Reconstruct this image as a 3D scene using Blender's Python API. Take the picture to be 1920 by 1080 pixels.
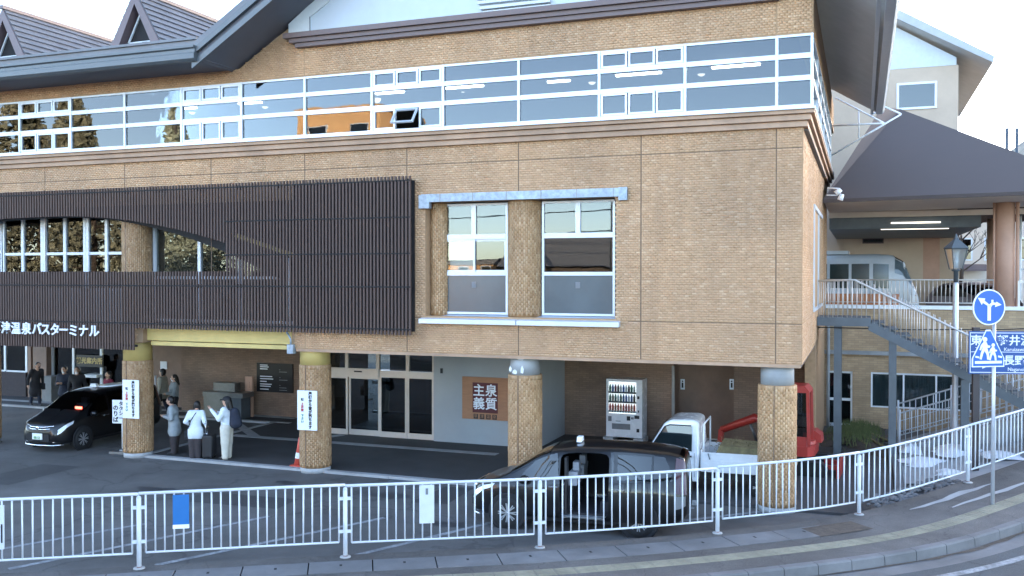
import bpy, bmesh, math, random
import numpy as np
from mathutils import Vector, Matrix
random.seed(7); rng = np.random.default_rng(7)
for o in list(bpy.data.objects): bpy.data.objects.remove(o)
scene = bpy.context.scene
col = scene.collection
R = math.radians
# ------------------------------------------------------------------ camera, sky, sun, exposure
CAMP = Vector((0, -19.2, 4.8)); YAW = R(20.55); F = 1750.0; PITCH = math.atan(25/F)
cd = bpy.data.cameras.new('camera'); cam = bpy.data.objects.new('camera', cd); col.objects.link(cam)
cam.location = CAMP; cam.rotation_euler = (math.pi/2 - PITCH, 0, YAW)
cd.sensor_width = 36; cd.lens = 36*F/1920; cd.clip_start = .1; cd.clip_end = 3000
scene.camera = cam
SUN_AZ, SUN_EL = R(36), R(9)          # azimuth measured from +Y towards +X
world = bpy.data.worlds.new('World'); scene.world = world; world.use_nodes = True
wn = world.node_tree.nodes; wl = world.node_tree.links
sky = wn.new('ShaderNodeTexSky'); sky.sky_type = 'NISHITA'; sky.sun_disc = False
sky.sun_elevation = SUN_EL; sky.sun_rotation = SUN_AZ; sky.altitude = 1200; sky.air_density = .6; sky.dust_density = 2.0; sky.ozone_density = .2
wn['Background'].inputs[1].default_value = .15
wl.new(sky.outputs[0], wn['Background'].inputs[0])
sd = bpy.data.lights.new('sun', 'SUN'); sd.energy = 3.0; sd.angle = R(.5); sd.color = (1, .86, .68)
sun = bpy.data.objects.new('sun', sd); col.objects.link(sun)
sun.rotation_euler = Vector((-math.sin(SUN_AZ)*math.cos(SUN_EL), -math.cos(SUN_AZ)*math.cos(SUN_EL), -math.sin(SUN_EL))).to_track_quat('-Z', 'Y').to_euler()
vs = scene.view_settings; vs.view_transform = 'Standard'; vs.look = 'None'; vs.gamma = 1; vs.use_curve_mapping = False; vs.exposure = 3.5
# ------------------------------------------------------------------ layout helper: point on a vertical plane Y=v (or Z=v, X=v)
_fw = Vector((-math.sin(YAW)*math.cos(PITCH), math.cos(YAW)*math.cos(PITCH), -math.sin(PITCH)))
_rt = Vector((math.cos(YAW), math.sin(YAW), 0)); _up = _rt.cross(_fw)
def at(x, y, v, ax='Y'):
    r = _fw + _rt*((x-960)/F) + _up*((540-y)/F); i = 'XYZ'.index(ax)
    return CAMP + r*((v-CAMP[i])/r[i])
# ------------------------------------------------------------------ materials
M = {}
def nodes(name):
    m = bpy.data.materials.new(name); m.use_nodes = True
    return m, m.node_tree.nodes, m.node_tree.links, m.node_tree.nodes['Principled BSDF']
def mat(name, c, rough=.6, metal=0, var=.12, scale=6, bump=0, bscale=40, spec=.5, coat=0, dirt=0, stretch=None, crack=0):
    m, n, l, b = nodes(name)
    b.inputs['Roughness'].default_value = rough; b.inputs['Metallic'].default_value = metal
    b.inputs['Specular IOR Level'].default_value = spec
    if coat: b.inputs['Coat Weight'].default_value = coat; b.inputs['Coat Roughness'].default_value = .04
    tc = n.new('ShaderNodeTexCoord'); src = tc.outputs['Object']
    if stretch:
        mp = n.new('ShaderNodeMapping'); mp.inputs['Scale'].default_value = stretch; l.new(src, mp.inputs[0]); src = mp.outputs[0]
    if var:
        nz = n.new('ShaderNodeTexNoise'); nz.inputs['Scale'].default_value = scale; nz.inputs['Detail'].default_value = 6; nz.inputs['Roughness'].default_value = .65
        l.new(src, nz.inputs['Vector'])
        rp = n.new('ShaderNodeValToRGB'); e = rp.color_ramp.elements
        e[0].position = .3; e[1].position = .7
        e[0].color = (*[x*(1-var) for x in c], 1); e[1].color = (*[min(1, x*(1+var)) for x in c], 1)
        l.new(nz.outputs['Fac'], rp.inputs[0]); out = rp.outputs[0]
        if dirt:
            n2 = n.new('ShaderNodeTexNoise'); n2.inputs['Scale'].default_value = scale*.23; n2.inputs['Detail'].default_value = 8; l.new(src, n2.inputs['Vector'])
            r2 = n.new('ShaderNodeValToRGB'); r2.color_ramp.elements[0].position = .42; r2.color_ramp.elements[1].position = .62
            r2.color_ramp.elements[0].color = (1-dirt, 1-dirt, 1-dirt, 1); r2.color_ramp.elements[1].color = (1, 1, 1, 1)
            l.new(n2.outputs['Fac'], r2.inputs[0])
            mx = n.new('ShaderNodeMixRGB'); mx.blend_type = 'MULTIPLY'; mx.inputs[0].default_value = 1
            l.new(out, mx.inputs[1]); l.new(r2.outputs[0], mx.inputs[2]); out = mx.outputs[0]
        if crack:
            wz = n.new('ShaderNodeTexNoise'); wz.inputs['Scale'].default_value = 1.6; wz.inputs['Detail'].default_value = 4; l.new(src, wz.inputs['Vector'])
            wv = n.new('ShaderNodeVectorMath'); wv.operation = 'MULTIPLY_ADD'; wv.inputs[1].default_value = (.9, .9, .9); l.new(wz.outputs['Color'], wv.inputs[0]); l.new(src, wv.inputs[2])
            vo = n.new('ShaderNodeTexVoronoi'); vo.feature = 'DISTANCE_TO_EDGE'; vo.inputs['Scale'].default_value = crack; l.new(wv.outputs[0], vo.inputs['Vector'])
            rc = n.new('ShaderNodeValToRGB'); rc.color_ramp.elements[0].position = .004; rc.color_ramp.elements[1].position = .012; rc.color_ramp.elements[0].color = (.72, .72, .72, 1); rc.color_ramp.elements[1].color = (1, 1, 1, 1); l.new(vo.outputs['Distance'], rc.inputs[0])
            mc = n.new('ShaderNodeMixRGB'); mc.blend_type = 'MULTIPLY'; mc.inputs[0].default_value = 1; l.new(out, mc.inputs[1]); l.new(rc.outputs[0], mc.inputs[2]); out = mc.outputs[0]
            nb2 = n.new('ShaderNodeTexNoise'); nb2.inputs['Scale'].default_value = 55; nb2.inputs['Detail'].default_value = 3; l.new(src, nb2.inputs['Vector'])
            rb = n.new('ShaderNodeValToRGB'); rb.color_ramp.elements[0].position = .35; rb.color_ramp.elements[1].position = .65; rb.color_ramp.elements[0].color = (.8, .8, .8, 1); rb.color_ramp.elements[1].color = (1.15, 1.15, 1.15, 1); l.new(nb2.outputs['Fac'], rb.inputs[0])
            mb2 = n.new('ShaderNodeMixRGB'); mb2.blend_type = 'MULTIPLY'; mb2.inputs[0].default_value = 1; l.new(out, mb2.inputs[1]); l.new(rb.outputs[0], mb2.inputs[2]); out = mb2.outputs[0]
        l.new(out, b.inputs['Base Color'])
        rr = n.new('ShaderNodeMapRange'); rr.inputs[3].default_value = max(0, rough-.08); rr.inputs[4].default_value = min(1, rough+.1)
        l.new(nz.outputs['Fac'], rr.inputs[0]); l.new(rr.outputs[0], b.inputs['Roughness'])
    else: b.inputs['Base Color'].default_value = (*c, 1)
    if bump:
        n3 = n.new('ShaderNodeTexNoise'); n3.inputs['Scale'].default_value = bscale; n3.inputs['Detail'].default_value = 5; l.new(src, n3.inputs['Vector'])
        bp = n.new('ShaderNodeBump'); bp.inputs['Strength'].default_value = bump; bp.inputs['Distance'].default_value = .02
        l.new(n3.outputs['Fac'], bp.inputs['Height']); l.new(bp.outputs[0], b.inputs['Normal'])
    M[name] = m; return m
def tile_mat(name, cols, rough=.42):
    m, n, l, b = nodes(name)
    g = n.new('ShaderNodeNewGeometry'); rp = n.new('ShaderNodeValToRGB'); rp.color_ramp.interpolation = 'LINEAR'
    e = rp.color_ramp.elements
    while len(e) < len(cols): e.new(.5)
    for i, c in enumerate(cols): e[i].position = i/(len(cols)-1); e[i].color = (*c, 1)
    l.new(g.outputs['Random Per Island'], rp.inputs[0])
    tc = n.new('ShaderNodeTexCoord'); nz = n.new('ShaderNodeTexNoise'); nz.inputs['Scale'].default_value = .45; nz.inputs['Detail'].default_value = 7
    l.new(tc.outputs['Object'], nz.inputs['Vector'])
    r2 = n.new('ShaderNodeValToRGB'); r2.color_ramp.elements[0].position = .35; r2.color_ramp.elements[1].position = .65
    r2.color_ramp.elements[0].color = (.82, .82, .84, 1); r2.color_ramp.elements[1].color = (1.08, 1.05, 1.02, 1); l.new(nz.outputs['Fac'], r2.inputs[0])
    mx = n.new('ShaderNodeMixRGB'); mx.blend_type = 'MULTIPLY'; mx.inputs[0].default_value = 1
    l.new(rp.outputs[0], mx.inputs[1]); l.new(r2.outputs[0], mx.inputs[2])
    mp = n.new('ShaderNodeMapping'); mp.inputs['Scale'].default_value = (3.2, 3.2, .22); l.new(tc.outputs['Object'], mp.inputs[0])
    n4 = n.new('ShaderNodeTexNoise'); n4.inputs['Scale'].default_value = 1.0; n4.inputs['Detail'].default_value = 6; n4.inputs['Roughness'].default_value = .6; l.new(mp.outputs[0], n4.inputs['Vector'])
    r4 = n.new('ShaderNodeValToRGB'); r4.color_ramp.elements[0].position = .30; r4.color_ramp.elements[1].position = .52; r4.color_ramp.elements[0].color = (.86, .85, .85, 1); r4.color_ramp.elements[1].color = (1, 1, 1, 1); l.new(n4.outputs['Fac'], r4.inputs[0])
    m4 = n.new('ShaderNodeMixRGB'); m4.blend_type = 'MULTIPLY'; m4.inputs[0].default_value = 1; l.new(mx.outputs[0], m4.inputs[1]); l.new(r4.outputs[0], m4.inputs[2]); l.new(m4.outputs[0], b.inputs['Base Color'])
    b.inputs['Roughness'].default_value = rough
    M[name] = m; return m
def glass_mat(name, tint, refl=.18, rough=.0):
    m, n, l, b = nodes(name); n.remove(b); out = n['Material Output']
    tr = n.new('ShaderNodeBsdfTransparent'); tr.inputs[0].default_value = (*tint, 1)
    gl = n.new('ShaderNodeBsdfGlossy'); gl.inputs['Roughness'].default_value = rough; gl.inputs[0].default_value = (.90, .88, .86, 1)
    fr = n.new('ShaderNodeFresnel'); fr.inputs[0].default_value = 1.5
    ad = n.new('ShaderNodeMath'); ad.operation = 'ADD'; ad.use_clamp = True; ad.inputs[1].default_value = refl; l.new(fr.outputs[0], ad.inputs[0])
    tc = n.new('ShaderNodeTexCoord'); nz = n.new('ShaderNodeTexNoise'); nz.inputs['Scale'].default_value = 1.3; l.new(tc.outputs['Object'], nz.inputs['Vector'])
    bp = n.new('ShaderNodeBump'); bp.inputs['Strength'].default_value = .05; bp.inputs['Distance'].default_value = .02; l.new(nz.outputs['Fac'], bp.inputs['Height']); l.new(bp.outputs[0], gl.inputs['Normal'])
    mx = n.new('ShaderNodeMixShader'); l.new(ad.outputs[0], mx.inputs[0]); l.new(tr.outputs[0], mx.inputs[1]); l.new(gl.outputs[0], mx.inputs[2]); l.new(mx.outputs[0], out.inputs[0])
    M[name] = m; return m
def emit_mat(name, c, s):
    m, n, l, b = nodes(name); b.inputs['Base Color'].default_value = (*c, 1); b.inputs['Emission Color'].default_value = (*c, 1); b.inputs['Emission Strength'].default_value = s
    M[name] = m; return m
def band_mat(name, ca, cb, freq, axis=2, rough=.5, width=.5):
    """fine parallel lines (blinds, corrugation) on one axis in object space"""
    m, n, l, b = nodes(name); tc = n.new('ShaderNodeTexCoord'); sp = n.new('ShaderNodeSeparateXYZ'); l.new(tc.outputs['Object'], sp.inputs[0])
    mu = n.new('ShaderNodeMath'); mu.operation = 'MULTIPLY'; mu.inputs[1].default_value = freq; l.new(sp.outputs[axis], mu.inputs[0])
    f = n.new('ShaderNodeMath'); f.operation = 'FRACT'; l.new(mu.outputs[0], f.inputs[0])
    g = n.new('ShaderNodeMath'); g.operation = 'GREATER_THAN'; g.inputs[1].default_value = width; l.new(f.outputs[0], g.inputs[0])
    mx = n.new('ShaderNodeMixRGB'); mx.inputs[1].default_value = (*ca, 1); mx.inputs[2].default_value = (*cb, 1); l.new(g.outputs[0], mx.inputs[0])
    l.new(mx.outputs[0], b.inputs['Base Color']); b.inputs['Roughness'].default_value = rough; M[name] = m; return m
def brick_mat(name, c1, c2, mortar, bw=.22, rh=.055, axis='xz'):
    m, n, l, b = nodes(name); tc = n.new('ShaderNodeTexCoord'); sp = n.new('ShaderNodeSeparateXYZ'); l.new(tc.outputs['Object'], sp.inputs[0])
    ad = n.new('ShaderNodeMath'); ad.operation = 'ADD'; l.new(sp.outputs[0], ad.inputs[0]); l.new(sp.outputs[1], ad.inputs[1])
    cb = n.new('ShaderNodeCombineXYZ'); l.new(ad.outputs[0], cb.inputs[0]); l.new(sp.outputs[2], cb.inputs[1])
    bt = n.new('ShaderNodeTexBrick'); bt.inputs['Scale'].default_value = 1; bt.inputs['Brick Width'].default_value = bw; bt.inputs['Row Height'].default_value = rh; bt.inputs['Mortar Size'].default_value = .005
    bt.inputs['Color1'].default_value = (*c1, 1); bt.inputs['Color2'].default_value = (*c2, 1); bt.inputs['Mortar'].default_value = (*mortar, 1); bt.inputs['Bias'].default_value = 0
    l.new(cb.outputs[0], bt.inputs['Vector'])
    nz = n.new('ShaderNodeTexNoise'); nz.inputs['Scale'].default_value = 1.1; nz.inputs['Detail'].default_value = 7; l.new(tc.outputs['Object'], nz.inputs['Vector'])
    r2 = n.new('ShaderNodeValToRGB'); r2.color_ramp.elements[0].position = .3; r2.color_ramp.elements[1].position = .7; r2.color_ramp.elements[0].color = (.7, .7, .7, 1); r2.color_ramp.elements[1].color = (1.1, 1.1, 1.1, 1); l.new(nz.outputs['Fac'], r2.inputs[0])
    mx = n.new('ShaderNodeMixRGB'); mx.blend_type = 'MULTIPLY'; mx.inputs[0].default_value = 1; l.new(bt.outputs['Color'], mx.inputs[1]); l.new(r2.outputs[0], mx.inputs[2]); l.new(mx.outputs[0], b.inputs['Base Color'])
    bp = n.new('ShaderNodeBump'); bp.inputs['Strength'].default_value = .4; bp.inputs['Distance'].default_value = .01; bp.invert = True; l.new(bt.outputs['Fac'], bp.inputs['Height']); l.new(bp.outputs[0], b.inputs['Normal'])
    b.inputs['Roughness'].default_value = .65; M[name] = m; return m

TAN = [(.46, .28, .15), (.495, .305, .168), (.51, .315, .175), (.52, .323, .18), (.53, .33, .187), (.505, .31, .17), (.60, .40, .245)]
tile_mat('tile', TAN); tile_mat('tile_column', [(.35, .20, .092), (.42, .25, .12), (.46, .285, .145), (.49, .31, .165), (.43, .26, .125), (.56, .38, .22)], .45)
mat('grout', (.40, .255, .145), .9, var=.15, scale=9)
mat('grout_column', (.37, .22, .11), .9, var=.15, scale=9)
mat('stucco', (.33, .22, .135), .8, var=.1, scale=3, bump=.2)
mat('joint', (.15, .10, .07), .9)
mat('cornice', (.44, .28, .18), .6, var=.12, scale=5, dirt=.2)
mat('alu', (.62, .67, .74), .35, .25, var=.05, scale=3, dirt=.08)
mat('alu_brown', (.58, .53, .47), .4, .3, var=.06, scale=3)
mat('galv', (.34, .40, .46), .5, .35, var=.30, scale=9, dirt=.15)
mat('slat', (.098, .060, .048), .7, var=.14, scale=2, stretch=(1, 1, .3), dirt=.15)
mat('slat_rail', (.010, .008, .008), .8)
mat('dark_void', (.012, .012, .014), .8)
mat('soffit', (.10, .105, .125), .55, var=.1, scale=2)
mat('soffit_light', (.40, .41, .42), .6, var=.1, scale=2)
mat('gutter', (.10, .112, .12), .4, .2, var=.12, scale=2)
mat('roof_metal', (.15, .155, .17), .5, .15, var=.12, scale=3, dirt=.15)
mat('barge', (.135, .095, .10), .45, var=.1)
mat('molding', (.15, .105, .10), .5, var=.1)
mat('panel_blue', (.50, .56, .62), .6, var=.05, scale=1.5)
mat('panel_trim', (.58, .62, .64), .5, var=.05)
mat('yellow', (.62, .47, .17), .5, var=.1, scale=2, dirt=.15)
mat('cap_gray', (.36, .375, .38), .6, var=.12, scale=3, dirt=.3)
mat('flake', (.75, .76, .76), .7)
mat('plinth', (.42, .42, .42), .8, var=.15, scale=5, bump=.2)
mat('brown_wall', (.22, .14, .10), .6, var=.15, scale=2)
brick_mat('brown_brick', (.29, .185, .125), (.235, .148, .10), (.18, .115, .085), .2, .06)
brick_mat('tan_brick', (.36, .25, .16), (.28, .19, .12), (.2, .15, .11), .2, .06)
brick_mat('retain_brick', (.52, .37, .22), (.42, .29, .17), (.33, .24, .16), .22, .07)
mat('gray_wall', (.36, .385, .40), .6, var=.06, scale=1, dirt=.1)
mat('ceiling_dark', (.12, .10, .095), .7)
mat('interior_wall', (.16, .165, .175), .8, var=.1)
mat('interior_floor', (.12, .11, .1), .6)
mat('white_paint', (.80, .83, .86), .4, var=.05, scale=8)
mat('fence_white', (.60, .64, .69), .38, var=.06, scale=5, dirt=.06)
mat('rust', (.16, .055, .035), .8, var=.3, scale=30)
mat('asphalt', (.128, .122, .117), .78, var=.22, scale=1.2, bump=.35, bscale=160, dirt=.28, crack=.28)
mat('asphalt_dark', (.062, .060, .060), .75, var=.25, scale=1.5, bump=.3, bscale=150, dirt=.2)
mat('road', (.07, .08, .088), .78, var=.2, scale=1.4, bump=.3, bscale=170, dirt=.25, crack=.35)
mat('oil_stain', (.045, .046, .05), .55, var=.4, scale=3)
mat('concrete', (.165, .165, .168), .8, var=.15, scale=3, bump=.25, bscale=60, dirt=.25)
mat('concrete_light', (.38, .38, .38), .8, var=.12, scale=3, bump=.2, dirt=.2)
mat('walk', (.118, .110, .105), .8, var=.2, scale=2.5, bump=.3, bscale=120, dirt=.3, crack=.8)
mat('tactile', (.27, .25, .185), .75, var=.15, scale=6, dirt=.2)
mat('line_white', (.30, .31, .32), .8, var=.45, scale=12, dirt=.35)
mat('snow', (.82, .84, .88), .6, var=.05, scale=10, bump=.5, bscale=25)
mat('soil', (.09, .07, .055), .95, var=.35, scale=7, bump=.8, bscale=30)
mat('black_paint', (.008, .0080, .009), .3, var=.0, coat=.55, spec=.25)
mat('van_white', (.74, .76, .78), .25, var=.04, coat=.6)
mat('bus_silver', (.48, .52, .57), .35, var=.05, coat=.3)
mat('bus_orange', (.55, .20, .08), .35, var=.06, coat=.4)
mat('red_paint', (.42, .040, .03), .38, var=.12, scale=6, coat=.2)
mat('rubber', (.016, .016, .017), .8, var=.15, scale=12)
mat('rim', (.50, .52, .55), .3, .75, var=.05)
mat('chrome', (.75, .77, .8), .12, .95, var=0)
mat('black_plastic', (.018, .018, .02), .45, var=.1)
mat('gray_plastic', (.16, .17, .18), .5)
mat('lamp_clear', (.70, .74, .78), .1, .1, var=0, coat=1)
mat('lamp_red', (.45, .03, .03), .2, var=0, coat=1); mat('lamp_smoke', (.06, .018, .02), .12, var=0, coat=1)
mat('plate', (.72, .75, .72), .4)
mat('plate_green', (.10, .28, .14), .4)
glass_mat('glass', (.50, .55, .58), .022); glass_mat('glass_mid', (.45, .5, .52), .022); glass_mat('glass_dark', (.13, .16, .17), .03); glass_mat('glass_clear', (.80, .84, .84), .04)
glass_mat('glass_low', (.46, .52, .54), .015)
glass_mat('glass_car', (.26, .31, .32), .03); mat('film', (.095, .115, .125), .18, var=.08, scale=1.2)
mat('blind', (.66, .68, .66), .7, var=.04)
emit_mat('tube_light', (1, .90, .74), 2.2); emit_mat('dim_light', (1, .9, .75), .35); emit_mat('display_lit', (.95, .97, 1), .14); emit_mat('globe_light', (1, .86, .68), .28); emit_mat('shop_light', (.9, 1, .92), 1.2)
mat('steel_gray', (.115, .135, .155), .5, .2, var=.15, scale=3, dirt=.15)
mat('steel_rail', (.56, .53, .50), .4, .4, var=.08)
mat('salmon', (.52, .31, .22), .6, var=.1, scale=2)
mat('beige', (.55, .42, .31), .7, var=.07, scale=1.2)
mat('beige_gray', (.66, .58, .50), .7, var=.06, scale=1)
mat('canopy_roof', (.075, .055, .050), .75, 0, var=.1, scale=1.5)
mat('sign_blue', (.015, .11, .42), .4, var=.04); mat('sign_blue_dark', (.02, .075, .26), .4, var=.04); mat('sign_white', (.78, .82, .88), .4, var=.03)
mat('blue_plate', (.01, .13, .38), .4, var=.04)
mat('pole_brown', (.05, .04, .042), .5)
mat('pole_gray', (.50, .52, .56), .35, .4, var=.08)
mat('lantern', (.07, .085, .095), .5); glass_mat('lantern_glass', (.75, .8, .8), .3, .3)
mat('sign_wood', (.36, .17, .085), .55, var=.14, scale=3, stretch=(1, 1, 6)); mat('maroon', (.09, .010, .014), .5); mat('ink', (.012, .012, .014), .6)
mat('ink_red', (.42, .03, .05), .6); mat('ink_green', (.03, .2, .12), .6)
mat('seat_cover', (.32, .33, .36), .8); mat('board_black', (.010, .010, .013), .3); mat('paper', (.76, .80, .86), .6, var=.03)
mat('steel', (.24, .245, .245), .38, .7, var=.12, scale=6)
mat('cone_red', (.58, .09, .06), .5, var=.1)
mat('skin', (.52, .32, .23), .55, var=.05); mat('mask_cloth', (.78, .8, .82), .8); mat('hair', (.013, .010, .009), .45, var=.2, scale=30)
mat('coat_gray', (.30, .33, .34), .85, var=.12, scale=12, bump=.25, bscale=25); mat('coat_white', (.66, .72, .76), .85, var=.08, scale=12, bump=.3, bscale=22); mat('cloth_black', (.018, .018, .022), .85, var=.2, scale=12)
mat('cloth_navy', (.022, .027, .045), .85, var=.2, scale=12); mat('cloth_brown', (.045, .036, .038), .85, var=.2, scale=12); mat('cloth_cream', (.62, .59, .50), .85, var=.08, scale=12, bump=.3, bscale=22)
mat('cloth_beige', (.40, .37, .30), .85, var=.1, scale=12); mat('cloth_red', (.20, .02, .05), .85, var=.15, scale=12); mat('shoe', (.02, .02, .022), .6)
mat('leaf', (.20, .20, .14), .8, var=.5, scale=2); mat('leaf_dry', (.16, .13, .06), .8, var=.4, scale=6); mat('bark', (.06, .045, .035), .9, var=.3, scale=8)
mat('grass', (.11, .13, .045), .8, var=.4, scale=9)
mat('orange_wall', (.68, .40, .19), .7, var=.08, scale=.6); mat('dark_roof', (.20, .20, .205), .6, var=.2); mat('cream_wall', (.11, .08, .06), .8, var=.08, scale=.6)
mat('hill', (.20, .17, .13), .9, var=.35, scale=.35)

# ------------------------------------------------------------------ mesh builder
class MB:
    def __init__(s): s.v = []; s.f = []; s.m = []; s.sm = []
    def add(s, v, f, m=0, smooth=False):
        b = len(s.v); s.v += [tuple(p) for p in v]; s.f += [tuple(b+i for i in q) for q in f]; s.m += [m]*len(f); s.sm += [smooth]*len(f); return s
    def box(s, x0, x1, y0, y1, z0, z1, m=0):
        return s.add([(x0, y0, z0), (x1, y0, z0), (x1, y1, z0), (x0, y1, z0), (x0, y0, z1), (x1, y0, z1), (x1, y1, z1), (x0, y1, z1)],
                     [(0, 3, 2, 1), (4, 5, 6, 7), (0, 1, 5, 4), (1, 2, 6, 5), (2, 3, 7, 6), (3, 0, 4, 7)], m)
    def bar(s, a, b, w, h=None, m=0, up=(0, 0, 1)):
        a = Vector(a); b = Vector(b); h = h or w; d = (b-a).normalized(); u = Vector(up)
        if abs(d.dot(u)) > .99: u = Vector((0, 1, 0))
        r = d.cross(u).normalized()*(w/2); u = r.cross(d).normalized()*(h/2)
        return s.add([a-r-u, a+r-u, a+r+u, a-r+u, b-r-u, b+r-u, b+r+u, b-r+u], [(0, 1, 2, 3), (7, 6, 5, 4), (0, 4, 5, 1), (1, 5, 6, 2), (2, 6, 7, 3), (3, 7, 4, 0)], m)
    def tube(s, pts, r, n=8, m=0, cap=True):
        pts = [Vector(p) for p in pts]; rs = r if isinstance(r, (list, tuple)) else [r]*len(pts); V = []; Fc = []
        u = None
        for i, p in enumerate(pts):
            d = (pts[min(i+1, len(pts)-1)]-pts[max(i-1, 0)]).normalized()
            if u is None: u = d.orthogonal().normalized()
            else: u = (u-d*u.dot(d)).normalized()
            w = d.cross(u)
            for k in range(n):
                a = 2*math.pi*k/n; V.append(p+(u*math.cos(a)+w*math.sin(a))*rs[i])
        for i in range(len(pts)-1):
            for k in range(n): Fc.append((i*n+k, i*n+(k+1) % n, (i+1)*n+(k+1) % n, (i+1)*n+k))
        s.add(V, Fc, m, True)
        if cap:
            b = len(s.v)-len(V); s.f += [tuple(b+k for k in reversed(range(n))), tuple(b+(len(pts)-1)*n+k for k in range(n))]; s.m += [m, m]; s.sm += [False, False]
        return s
    def lathe(s, prof, n=24, c=(0, 0, 0), m=0, smooth=True, axis='z', cap=True):
        V = []; Fc = []
        for r, z in prof:
            for k in range(n):
                a = 2*math.pi*k/n; p = (r*math.cos(a), r*math.sin(a), z)
                if axis == 'y': p = (p[0], p[2], p[1])
                if axis == 'x': p = (p[2], p[0], p[1])
                V.append((p[0]+c[0], p[1]+c[1], p[2]+c[2]))
        for i in range(len(prof)-1):
            for k in range(n): Fc.append((i*n+k, i*n+(k+1) % n, (i+1)*n+(k+1) % n, (i+1)*n+k))
        if axis == 'y': Fc = [tuple(reversed(q)) for q in Fc]
        s.add(V, Fc, m, smooth)
        if cap:
            b = len(s.v)-len(V); t = (len(prof)-1)*n
            s.f += [tuple(b+k for k in reversed(range(n))), tuple(b+t+k for k in range(n))]; s.m += [m, m]; s.sm += [False, False]
        return s
    def prism(s, poly, axis, a, b, m=0):
        """extrude a 2-D polygon along axis between a and b; poly in the other two axes (x,z for 'y'; y,z for 'x'; x,y for 'z')"""
        def P(u, v, w): return {'y': (u, w, v), 'x': (w, u, v), 'z': (u, v, w)}[axis]
        n = len(poly); V = [P(u, v, a) for u, v in poly]+[P(u, v, b) for u, v in poly]
        Fc = [tuple(range(n)), tuple(range(2*n-1, n-1, -1))]+[(i, n+i, n+(i+1) % n, (i+1) % n) for i in range(n)]
        return s.add(V, Fc, m)
    def mesh(s, name, mats, off=(0, 0, 0)):
        me = bpy.data.meshes.new(name); o = Vector(off)
        me.from_pydata([tuple(Vector(p)-o) for p in s.v] if o.length else s.v, [], s.f)
        for mm in (mats if isinstance(mats, (list, tuple)) else [mats]): me.materials.append(M[mm])
        me.polygons.foreach_set('material_index', s.m); me.polygons.foreach_set('use_smooth', s.sm)
        bm = bmesh.new(); bm.from_mesh(me); bmesh.ops.recalc_face_normals(bm, faces=bm.faces); bm.to_mesh(me); bm.free()
        me.update(); return me
def link(name, data, parent=None, loc=(0, 0, 0)):
    o = bpy.data.objects.new(name, data); col.objects.link(o); o.location = loc
    if parent is not None: o.parent = parent
    return o
def tag(o, label=None, cat=None, group=None, kind=None):
    if label: o['label'] = label
    if cat: o['category'] = cat
    if group: o['group'] = group
    if kind: o['kind'] = kind
    return o
class Thing:
    """an Empty at the base of a thing; parts are built in world coordinates (world=True) or in its own frame"""
    def __init__(s, name, label, cat, loc=(0, 0, 0), rz=0, group=None, world=False):
        s.o = link(name, None, None, loc); s.o.rotation_euler = (0, 0, rz); s.o.empty_display_size = .2
        tag(s.o, label, cat, group); s.off = Vector(loc) if world else Vector((0, 0, 0))
    def part(s, name, mb, mats, parent=None, label=None, kind=None):
        o = link(name, mb.mesh(name, mats, s.off), parent or s.o)
        if label: o['label'] = label
        if kind: o['kind'] = kind
        return o
    def inst(s, name, me, loc, parent=None, scale=None):
        o = link(name, me, parent or s.o, Vector(loc)-s.off if parent is None else loc)
        if scale: o.scale = scale
        return o
def solo(name, mb, mats, label, cat, loc=None, group=None, kind=None):
    off = Vector(loc) if loc is not None else Vector((0, 0, 0))
    o = link(name, mb.mesh(name, mats, off), None, off); return tag(o, label, cat, group, kind)
def struct(name, mb, mats, loc=None):
    return solo(name, mb, mats, None, None, loc, kind='structure')
def copy_tree(o, parent=None):
    c = o.copy(); col.objects.link(c)
    if parent is not None: c.parent = parent
    for ch in list(o.children): copy_tree(ch, c)
    return c
def text_mesh(body, size, extrude=.004, align='CENTER', bold=0.0, m='ink', vert=False):
    cu = bpy.data.curves.new('text', 'FONT'); cu.body = body; cu.size = size; cu.extrude = extrude; cu.align_x = align; cu.align_y = 'CENTER'; cu.offset = bold; cu.resolution_u = 2
    if vert: cu.space_line = .86
    o = bpy.data.objects.new('text', cu); col.objects.link(o)
    dg = bpy.context.evaluated_depsgraph_get(); dg.update()
    me = bpy.data.meshes.new_from_object(o.evaluated_get(dg)); me.materials.clear(); me.materials.append(M[m])
    bpy.data.objects.remove(o); return me
def put_text(parent, name, body, size, loc, m='ink', rot=(math.pi/2, 0, 0), bold=0., off=None, extrude=.004):
    o = link(name, text_mesh(body, size, extrude, bold=bold, m=m), parent, Vector(loc)-(off or Vector((0, 0, 0)))); o.rotation_euler = rot; return o
# ------------------------------------------------------------------ tile fields (joined real tiles)
def tile_arrays(P, U, V, N, tw, th, d):
    """P centres (n,3); U,V,N unit vectors (n,3) or (3,); half sizes arrays -> verts, faces of 5-sided blocks"""
    n = len(P); U = np.broadcast_to(U, (n, 3)); V = np.broadcast_to(V, (n, 3)); N = np.broadcast_to(N, (n, 3))
    tw = np.broadcast_to(tw, n)[:, None]; th = np.broadcast_to(th, n)[:, None]; d = np.broadcast_to(d, n)[:, None]
    tx = rng.normal(0, .0011, (n, 1)); tz = rng.normal(0, .0009, (n, 1))
    c = []
    for a, b in ((-1, -1), (1, -1), (1, 1), (-1, 1)): c.append(P+U*tw*a+V*th*b)
    for a, b in ((-1, -1), (1, -1), (1, 1), (-1, 1)): c.append(P+U*(tw-.003)*a+V*(th-.003)*b+N*(d+tx*a+tz*b))
    v = np.stack(c, 1).reshape(-1, 3); b = (np.arange(n)*8)[:, None]
    q = np.array([(4, 5, 6, 7), (0, 1, 5, 4), (1, 2, 6, 5), (2, 3, 7, 6), (3, 0, 4, 7)])
    return v, (b[:, None]+q[None]).reshape(-1, 4)
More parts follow.
